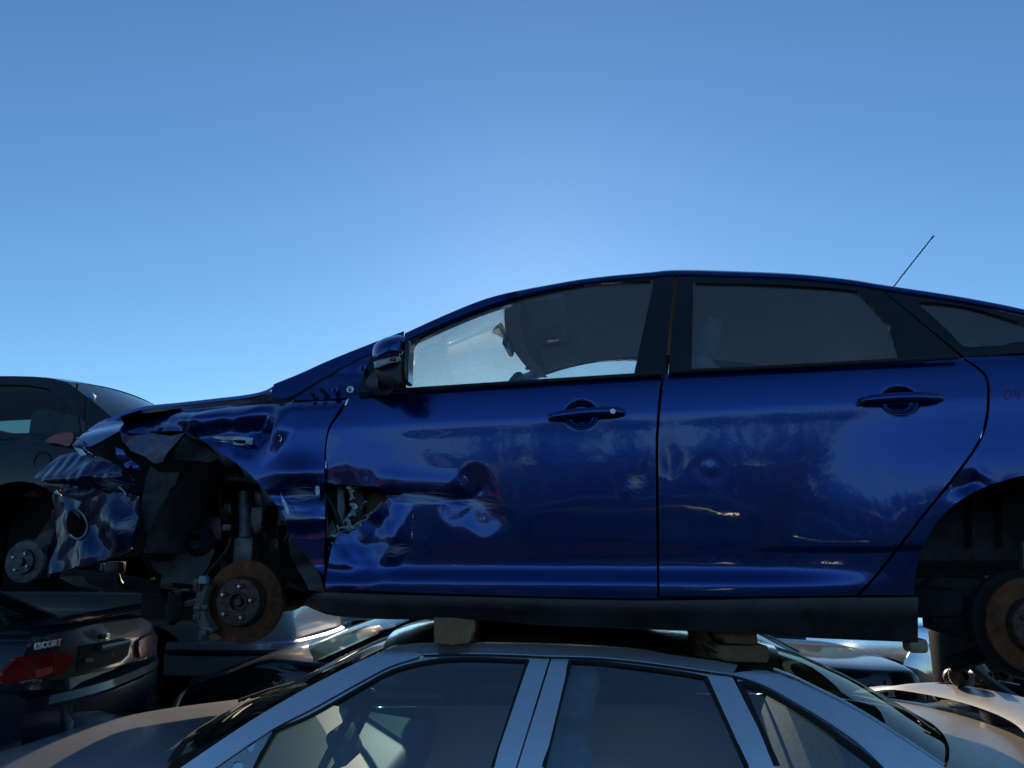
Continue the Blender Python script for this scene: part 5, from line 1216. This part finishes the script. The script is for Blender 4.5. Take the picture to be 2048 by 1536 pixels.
lens = TE([(58, 1340), (92, 1332), (92, 1345), (58, 1357)]); panel('reversing_lens', lens, lambda s, z: Wt(s, z)-0.027, M['red_sticker'], tl, 0.05)
tl = empty('tail_lamp'); tl.parent = esc
lens = TE(cr([(269, 1282), (290, 1270), (304, 1268), (306, 1284), (300, 1302), (285, 1312), (270, 1315), (266, 1300)], 3, True)); panel('red_lens', lens, lambda s, z: Wt(s, z)-0.026, M['red_lens'], tl, 0.03)
lens = TE(cr([(267, 1290), (279, 1284), (282, 1300), (272, 1312), (267, 1306)], 3, True)); panel('amber_lens', lens, lambda s, z: Wt(s, z)-0.030, M['amber_lens'], tl, 0.03)
# bumper
rows = []
for i in range(25):
    u = i/24; s = -0.03+1.72*u; wq = 0.5*abs(u-0.5)**3*2.6
    rows.append([(s, wq+a, z) for a, z in ((0.06, 0.78), (-0.02, 0.775), (-0.055, 0.755), (-0.065, 0.72), (-0.05, 0.70), (-0.055, 0.66), (-0.06, 0.58), (-0.04, 0.50), (0.0, 0.42), (0.12, 0.38))])
rows = [[(r0[0], 0.45, r0[2]) for r0 in rows[0]]]+rows
dzb = tz(150, 1372)[1]-0.775
MB().grid([[(a, b, c+dzb) for a, b, c in r] for r in rows]).build('rear_bumper', M['green_black'], esc, sharp=30)
# spoiler
rows = []
for i in range(21):
    u = i/20; s, z = tz(10+288*u, 1262-26*u-8*math.sin(u*3.0)); s = 0.02+1.60*u
    k = min(1, 6*min(u, 1-u)+0.35); z0_ = tz(150, 1247, 0.0)[1]+0.012
    rows.append([(s, a, z0_+b*k) for a, b in ((0.13, -0.03), (0.10, 0.012), (0.04, 0.022), (-0.03, 0.020), (-0.045, 0.010), (-0.03, -0.004), (0.06, -0.03))])
m = MB(); m.grid(rows); m.F += [tuple(range(7)), tuple(20*7+k for k in range(7))]; m.build('boot_spoiler', M['green_black'], esc)
# badge and lettering
p = F3.p3(213, 1272, -0.045); pc = [(math.cos(a)*0.030, math.sin(a)*0.013) for a in np.linspace(0, 2*math.pi, 25)[:-1]]
MB().prism(pc, lambda q: (p.x+q[0], p.y-0.006, p.z+q[1]), lambda q: (p.x+q[0], p.y+0.01, p.z+q[1])).build('oval_badge', M['chrome'], bl)
MB().prism([(a*0.86, b*0.80) for a, b in pc], lambda q: (p.x+q[0], p.y-0.0075, p.z+q[1]), lambda q: (p.x+q[0], p.y-0.004, p.z+q[1])).build('badge_face', plain('dark_blue_enamel', (0.01, 0.02, 0.06), 0.2), bl)
def text3(name, txt, at, size, mat, parent, rot, ext=0.003, sx=1.0):
    cu = bpy.data.curves.new(name, 'FONT'); cu.body = txt; cu.size = size; cu.extrude = ext; cu.align_x = 'CENTER'; cu.align_y = 'CENTER'; cu.space_character = 1.12; cu.offset = 0.0006
    ob = bpy.data.objects.new(name, cu); COL.objects.link(ob); bpy.context.view_layer.update()
    me = bpy.data.meshes.new_from_object(ob.evaluated_get(bpy.context.evaluated_depsgraph_get())); bpy.data.objects.remove(ob)
    o = link(name, me, mat, parent); me.materials.clear(); me.materials.append(mat); o.location = at; o.rotation_euler = rot; o.scale = (sx, 1, 1); return o
q_ = F3.trace([(96, 1289)], lambda s, z: Wt(s, z)-0.03)[0]; w_ = float(Wt(np.array([q_[0]]), np.array([q_[1]]))[0]); p = Vector((q_[0], w_-0.030, q_[1]))
text3('model_lettering', 'ESCORT', p, 0.037, M['badge'], bl, (math.radians(90), 0, math.radians(-7)), sx=1.35)
p = F3.p3(213, 1272, -0.045); text3('badge_script', 'Ford', (p.x, p.y-0.009, p.z), 0.020, M['bolt'], bl, (math.radians(90), 0, 0), 0.001)
# ------------------------------------------------------------------ charcoal hatchback stacked above it
HY = 4.35; hub_ = wpt(27, 1107, HY)
F4 = Frame(hub_.x+0.74, HY-0.12, MINUS90+math.radians(6), hub_.z-0.24)
hat, hbody, HP = gen_car('charcoal_hatchback', 'charcoal hatchback stacked above the blackish green saloon, roof against the sky', F4, 1.66, M['charcoal'], L=3.9, H=1.36, belt=0.88, hood=0.90, kind='hatch', xC=(0.16, 0.72), xA=(2.5, 3.2), wheels=(0.74, 3.2), rw=0.30, glassm='glass_clean')
TH = lambda pts, w=0.02: [F4.p3(px, py, w) for px, py in pts]
def sidepoly(name, fr, pts, s0, thick, mat, root, n=3):
    P3 = [fr.side(px, py, s0) for px, py in (cr(pts, n, True) if n else pts)]
    return MB().prism([(p.y, p.z) for p in P3], lambda q: (s0-thick, q[0], q[1]), lambda q: (s0+thick, q[0], q[1])).build(name, mat, root, sharp=30)
sidepoly('tail_lamp', F4, [(94, 884), (108, 872), (130, 866), (150, 868), (146, 886), (138, 893), (120, 888)], 0.012, 0.012, M['red_lens'], hat)
MB().tube([tuple(F4.side(85+17*math.cos(a), 926+23*math.sin(a), 0.006)) for a in np.linspace(0, 2*math.pi, 25)], 0.003, 5).build('fuel_door_seam', M['rubber'], hat)
MB().tube([tuple(F4.side(px, py, s_)) for (px, py), s_ in zip(cr([(154, 768), (153, 800), (158, 840), (162, 868)], 4), np.linspace(0.16, 0.03, 13))], 0.006, 5).build('tailgate_seam', M['rubber'], hat)
p = F4.p3(184, 793, 0.16); MB().box(p, (0.055, 0.006, 0.035), Matrix.Rotation(0.3, 3, 'Y'), bev=0.002).build('window_sticker', M['sticker_blue'], hat)
fpc = F4.p3(85, 930, 0.0)
# ------------------------------------------------------------------ silver saloon behind: tail with black rubbing strip
DY = 6.2; dr_ = wpt(574, 1300, DY)
F5 = Frame(dr_.x, DY, MINUS90+math.radians(3), 0.42)
gcar, gbody, GP = gen_car('silver_grey_saloon', 'silver grey saloon with black bumper strip, behind the rusty front brake disc', F5, 1.72, M['grey_silver'], L=4.6, H=1.36, belt=0.92, deck=0.98, wheels=(1.13, 3.75), xC=(0.85, 1.4))
rows = []
zc_ = wpt(450, 1306, DY).z-0.42
for i in range(29):
    x = 0.98-0.98*(1-(1-i/28)**2) if i < 29 else 0
for nm, z0_, hgt, mm, off in (('rear_bumper', zc_-0.18, 0.26, 'grey_silver', 0.0), ('rubbing_strip', zc_-0.022, 0.045, 'satin_black', 0.022)):
    pth = cr([(0.95, 0.002), (0.60, -0.02), (0.30, -0.015), (0.10, 0.04), (-0.02, 0.16), (-0.07, 0.40), (-0.09, 0.86), (-0.07, 1.32), (-0.02, 1.56), (0.10, 1.68), (0.6, 1.74)], 5)
    rows = []
    for i, (x, s) in enumerate(pth):
        a, b = pth[max(0, i-1)], pth[min(len(pth)-1, i+1)]; tx, ts = b[0]-a[0], b[1]-a[1]; l_ = math.hypot(tx, ts); nx, ns = -ts/l_, tx/l_
        if nx*1 > 0 and False: nx, ns = -nx, -ns
        k = -1 if (x > 0.3 and ns > 0 and s < 0.8) or (nx > 0 and 0.1 < s < 1.6) else 1
        nx, ns = nx*k, ns*k
        if i == 0: e_ = 0.0
        else: e_ = off
        rows.append([(s+ns*(e_+q), x+nx*(e_+q), z0_+hgt*t) for q, t in ((-0.03, 0.0), (0.0, 0.06), (0.012, 0.5), (0.0, 0.94), (-0.03, 1.0))])
    MB().grid(rows).build(nm, M[mm], gcar)
F9 = Frame(-1.72, 6.25, MINUS90+math.radians(2), 1.36)
gen_car('unseen_sun_blocker', 'unseen dark car shape added to block the sun, hidden behind the crushed blue nose', F9, 1.72, M['charcoal'], L=4.4, H=1.27, belt=0.84, hood=0.84, deck=0.86, kind='hatch', xC=(0.2, 0.7), wheels=(0.9, 3.5), lod=0.6, hub=False, inside=False)  # added car shape, keeps sun off the green saloon's tail and silver bonnet
# ------------------------------------------------------------------ long black saloon right behind the pair
BY = 4.75; bl_, br_ = wpt(300, 1390, BY), wpt(1890, 1375, BY)
F6 = Frame(br_.x, BY, MINUS90+math.radians(3), -0.02+0.0)
bz = wpt(1700, 1340, BY).z
F6.z0 = bz-0.93
bcar, bbody, BP = gen_car('black_saloon', 'long glossy black saloon behind the stacked pair, bonnet left and boot right', F6, 1.85, M['black_paint'], L=br_.x-bl_.x+0.15, H=1.38, belt=0.93, deck=0.96, hood=0.98, xC=(0.80, 1.45), xA=(2.95, 3.75), wheels=(1.1, 3.95), lod=1.2)
p = F6.p3(556, 1352, -0.03)
mm_ = MB()
for k in range(5): mm_.box(p+Vector((random.uniform(-0.02, 0.02), random.uniform(-0.07, 0.07), random.uniform(-0.025, 0.02))), (0.05, 0.07, 0.05), Matrix.Rotation(random.random(), 3, 'X'), bev=0.015)
mm_.build('mirror_stump', plain('torn_foam', (0.20, 0.20, 0.19), 0.9, 0, 0.5, 30, 0.6), bcar)
# ------------------------------------------------------------------ next row: dark saloon bonnet, white pickup, torn silver car
CY = 7.3; cl_ = wpt(606, 1262, CY)
F7 = Frame(cl_.x+4.6, CY-0.35, MINUS90+math.radians(5), wpt(720, 1262, CY).z-0.92)
gen_car('dark_blue_saloon', 'dark saloon in the further row, only its shiny bonnet showing above the black one', F7, 1.8, M['black_paint'], L=4.6, H=1.36, belt=0.92, hood=0.95, wheels=(1.0, 3.7), lod=0.8)
VY = 8.6; v0, v1 = wpt(568, 1285, VY), wpt(640, 1205, VY)
van = empty('white_pickup', (v0.x, VY, v0.z-0.25)); tag(van, 'white pickup tail with red lamp, far back beside the rusty brake disc', 'truck')
w_ = v1.x-v0.x; h_ = v1.z-v0.z
MB().box((w_*0.55, 0.9, 0.25+h_*0.62), (w_*0.75, 1.7, h_*0.75), bev=0.03).build('tailgate', M['white_paint'], van)
MB().box((w_*0.10, 0.06, 0.25+h_*0.80), (0.10, 0.12, h_*0.36), bev=0.02).build('tail_lamp', M['red_lens'], van)
MB().box((w_*0.62, 0.75, 0.25+h_*0.12), (w_*0.95, 1.7, 0.12), bev=0.02).build('bumper', M['white_paint'], van)
MB().box((w_*0.62, -0.02, 0.25+h_*0.60), (0.12, 0.03, 0.05), bev=0.01).build('tailgate_handle', M['satin_black'], van)
MB().box((w_*0.4, -0.115, 0.25+h_*0.12), (0.06, 0.02, 0.06), bev=0.004).build('bumper_hole', M['void'], van)
MB().box((-1.0, 1.0, 0.45), (2.0, 1.6, 0.5), bev=0.05).build('cargo_bed', M['white_paint'], van)
MB().box((-2.2, 1.0, 0.80), (1.2, 1.55, 1.1), bev=0.2, seg=3).build('cab', M['white_paint'], van)
MB().box((0.5, 0.9, 0.12), (0.9, 1.2, 0.10), bev=0.02).build('tow_frame', M['steel'], van)
SY = 6.9; s0_ = wpt(1640, 1280, SY)
F8 = Frame(wpt(1800, 1300, SY).x+0.9, SY, MINUS90+math.radians(5), wpt(1720, 1300, SY).z-0.75)
tcar, tbody, TP = gen_car('pale_silver_saloon', 'pale silver car with torn-off wing flap, behind the black boot on the right', F8, 1.75, M['silver'], L=4.5, H=1.40, belt=0.93, deck=0.97, wheels=(1.05, 3.7), lod=0.8)
MB().box(F8.p3(1805, 1302, -0.005), (0.012, 0.05, 0.30), bev=0.004).build('door_edge_strip', M['satin_black'], tcar)
FT = Frame(0, 5.9, 0, F8.z0)
fw_ = lambda s, z: 0.10*ridged(np.asarray(s)*2.2, np.asarray(z)*2.0, 2)+0.25*(np.asarray(s)-FT.loc(1810, 1330)[0])
o = FT.trace([(1806, 1330), (1822, 1300), (1835, 1289), (1862, 1288), (1874, 1277), (1884, 1278), (1890, 1290), (1888, 1310), (1905, 1320), (1914, 1326), (1920, 1362), (1940, 1384), (1922, 1394), (1905, 1392), (1880, 1370), (1860, 1352), (1835, 1338)], fw_)
flp = panel('torn_wing_flap', o, fw_, M['silver'], None, 0.04, flange=0.01)
flp.parent = tcar; flp.matrix_parent_inverse = Matrix.Identity(4)
Mi = (Matrix.Translation((F8.o.x, F8.o.y, F8.z0)) @ Matrix.Rotation(-F8.yaw, 4, 'Z')).inverted() @ Matrix.Translation((0, 5.9, F8.z0))
flp.data.transform(Mi)
# ------------------------------------------------------------------ stripped engine and pipes at the lower right
eo = wpt(1990, 1480, 3.9)
eng = empty('stripped_engine', (eo.x, eo.y, 0.0)); tag(eng, 'tangle of dark engine parts and pipes under the rear wheel, lower right', 'engine')
E = lambda px, py, Y: wpt(px, py, Y)-Vector((eo.x, eo.y, 0))
MB().tube([E(1930, 1320, 3.7), E(1975, 1360, 3.7), E(2050, 1410, 3.7), E(2120, 1440, 3.7)], [0.016, 0.02, 0.02, 0.02], 10).build('cross_tube', M['satin_black'], eng)
MB().tube([E(1955, 1322, 3.8), E(1968, 1345, 3.8)], [0.02, 0.026], 10).build('bright_stub', M['primer'], eng)
MB().tube([E(2005, 1384, 3.9), E(1998, 1410, 3.9), E(1990, 1440, 3.9)], [0.022, 0.02, 0.018], 10).build('pale_pipe', plain('pale_plastic', (0.20, 0.21, 0.22), 0.6), eng)
MB().tube([E(1935, 1345, 4.0), E(1938, 1370, 4.0), E(1930, 1392, 4.0)], [0.03, 0.026, 0.02], 10).build('grey_duct', M['primer'], eng)
MB().tube([E(1910, 1388, 3.9), E(1924, 1400, 3.9), E(1932, 1396, 3.9)], [0.016, 0.022, 0.012], 10).build('fuel_fitting', M['bare'], eng)
MB().box(E(1985, 1470, 4.2)+Vector((0, 0.2, -0.3)), (0.55, 0.5, 0.8), bev=0.05).build('engine_block', M['void'], eng)
MB().box(E(2030, 1400, 4.5)+Vector((0.1, 0.2, 0)), (0.75, 0.3, 0.75), bev=0.05).build('inner_wing', M['void'], eng)
for k in range(44):
    px, py, Y = random.uniform(1900, 2110), random.uniform(1315, 1500), random.uniform(3.75, 4.2); q = E(px, py, Y)
    if k % 3 == 0:
        MB().tube(cr([tuple(q+Vector((random.uniform(-.09, .09), random.uniform(-.05, .05), random.uniform(-.07, .07)))) for _ in range(4)], 4), random.uniform(0.006, 0.016), 8).build('hose', M[random.choice(['rubber', 'satin_black', 'steel'])], eng)
    elif k % 3 == 1:
        MB().box(q, (random.uniform(.03, .1), random.uniform(.04, .1), random.uniform(.03, .09)), Matrix.Rotation(random.random(), 3, random.choice('XYZ')), bev=0.012).build('engine_bracket', M[random.choice(['steel', 'void', 'satin_black', 'dash'])], eng)
    else:
        MB().lathe([(-0.02, 0.0), (-0.02, 0.03), (0, 0.045), (0.03, 0.045), (0.05, 0.02)], q, (random.uniform(-.5, .5), -1, random.uniform(-.5, .5)), 16).build('pulley', M[random.choice(['steel', 'void', 'hubm'])], eng)
MB().tube([E(2040, 1370, 3.7), E(2020, 1366, 3.7), E(2000, 1362, 3.7), E(1985, 1375, 3.7)], 0.004, 6).build('brake_line', M['bolt'], eng)

# further rows of wrecks closing the view at ground level
for k, (x, y, z, pm, kd, nm, lb) in enumerate(((-3.2, 10.5, 0.0, 'white_paint', 'sedan', 'white_saloon', 'white saloon standing far back at left, mostly hidden by nearer wrecks'), (2.2, 10.8, 0.0, 'charcoal', 'hatch', 'grey_hatchback', 'grey hatchback far back behind the black saloon roof, mostly hidden'),
        (7.2, 9.6, 0.0, 'silver', 'sedan', 'far_silver_saloon', 'silver saloon far back at right behind the rear wheel arch'), (-8.2, 9.8, 0.0, 'black_paint', 'sedan', 'far_black_saloon', 'black saloon far back behind the charcoal hatchback'))):
    gen_car(nm, lb, Frame(x+2.2, y, MINUS90, z+0.15), 1.75, M[pm], L=4.5, kind=kd, xC=(0.75, 1.3) if kd == 'sedan' else (0.2, 0.75), lod=0.6, hub=False, inside=False)
# ================================================================== behind the photographer: the facing row and bare trees (seen mirrored in the paint)
row = [('red_saloon', 'red saloon of the facing row, mirrored in the buckled blue wing', -5.9, -7.2, 0.1, 'red_paint', 'sedan'),
       ('tan_saloon', 'tan saloon stacked on the red one, mirrored in the blue paint', -5.0, -7.3, 1.42, 'tan_paint', 'sedan'),
       ('dark_hatchback', 'dark hatchback of the facing row, mirrored in the rear door', 4.4, -7.4, 0.1, 'black_paint', 'hatch'),
       ('white_saloon', 'white saloon of the facing row, mirrored low in the doors', 9.4, -7.2, 0.1, 'white_paint', 'sedan'),
       ('black_hatchback', 'charcoal hatchback of the facing row, mirrored in the blue front door', -0.6, -7.4, 0.1, 'charcoal', 'hatch')]
for nm, lb, x, y, z, pm, kd in row:
    f = Frame(x+2.2, y-1.7, MINUS90, z); L_ = 4.4
    gen_car(nm, lb, f, 1.7, M[pm], L=L_, H=1.36, kind=kd, xC=(0.75, 1.3) if kd == 'sedan' else (0.2, 0.75), wheels=(0.95, 3.6), lod=0.6, hub=False, inside=False)
bark = plain('grey_bark', (0.085, 0.065, 0.055), 0.9, 0, 0.3, 10, 0.3)
def tree(x, y, h, seed, label):
    R = random.Random(seed); root = empty('bare_tree', (x, y, 0)); tag(root, label, 'tree', 'bare trees behind the facing row')
    tr, tw = MB(), MB()
    def grow(p, d, ln, r, lvl):
        n = 4; pts = [p]; q = p.copy(); dd = d.copy()
        for i in range(n):
            dd = (dd+Vector((R.uniform(-1, 1), R.uniform(-1, 1), R.uniform(-0.3, 0.6)))*0.16).normalized(); q = q+dd*ln/n; pts.append(q.copy())
        (tr if lvl < 2 else tw).tube(pts, [r*(1-0.11*i) for i in range(n+1)], 5 if lvl < 3 else 3, cap=False)
        if lvl >= 6: return
        for k in range(3 if lvl else 6):
            b = pts[-1] if k == 0 else pts[R.randint(2, n)]
            nd = (dd+Vector((R.uniform(-1, 1), R.uniform(-1, 1), R.uniform(-0.25, 0.9)))*0.75).normalized()
            grow(b, nd, ln*R.uniform(0.58, 0.80), r*0.64, lvl+1)
    grow(Vector((0, 0, 0)), Vector((0, 0, 1)), h*0.34, h*0.022, 0)
    mesh('trunk', tr.V, tr.F, bark, root); mesh('crown', tw.V, tw.F, bark, root); return root
bases = [tree(-3, -36, 5.7, 11, 'bare tree mirrored between the door handles'), tree(6, -33, 5.5, 12, 'bare spreading tree mirrored at the front edge of the rear door')]
for i, (x, y, sc, rz, lb) in enumerate(((14, -33, 0.95, 1, 'bare tree mirrored near the rear wheel arch'), (22, -36, 1.1, 2, 'bare tree furthest right in the reflections'), (-13, -38, 0.95, 3, 'bare tree furthest left in the reflections'), (1.5, -38, 1.0, 4, 'bare tree standing back in the middle of the reflections'), (10, -39, 1.05, 5, 'bare tree standing back behind the spreading one'), (-8, -35, 0.85, 2.2, 'small bare tree mirrored above the front wing'), (18, -31, 0.8, 0.4, 'small bare tree mirrored low by the rear door'))):
    t_ = dup(bases[i % 2], (x, y, 0), (0, 0, rz), lb); t_.scale = (sc*1.1, sc*1.1, sc)

# unseen ridge added on the far side to darken the reflected horizon
rows = []
for i in range(121):
    x = -180+3.0*i; hh = 6.0+2.2*float(fbm(x*0.06, 3.3, 4))
    rows.append([(x, 78+6*float(vnoise(x*0.03, 1.0)), 0), (x, 78.5, hh*0.7), (x, 80, hh+1.2*random.random()), (x, 90, hh+1.0), (x, 96, 0)])
tag(MB().grid(rows).build('horizon_blocker', plain('winter_wood', (0.040, 0.034, 0.030), 0.95, 0, 0.4, 0.8, 0.5, 0.1, 3), None), 'unseen brown ridge added low behind the wrecks to darken reflections', 'wood', kind='stuff')
rows = []
for i in range(121):
    x = -150+2.5*i; hh = 3.6+1.8*float(fbm(x*0.09, 8.3, 4))
    rows.append([(x, -60, 0), (x, -60.5+2*random.random(), hh*0.6), (x, -62, hh*0.85+0.8*random.random()), (x, -64, hh+1.4*random.random()), (x, -74, hh+0.5), (x, -80, 0)])
tag(MB().grid(rows).build('winter_wood', bpy.data.materials['winter_wood'], None), 'brown winter wood beyond the bare trees, mirrored as a low band in the paint', 'wood', kind='stuff')
for i in range(22):
    t_ = dup(bases[i % 2], (-16+2.1*i+random.uniform(-0.6, 0.6), -43-4*random.random(), 0), (0, 0, random.uniform(0, 6)), 'bare tree in the dense back line mirrored across the blue doors'); k_ = random.uniform(0.95, 1.2); t_.scale = (k_*1.1, k_*1.1, k_)
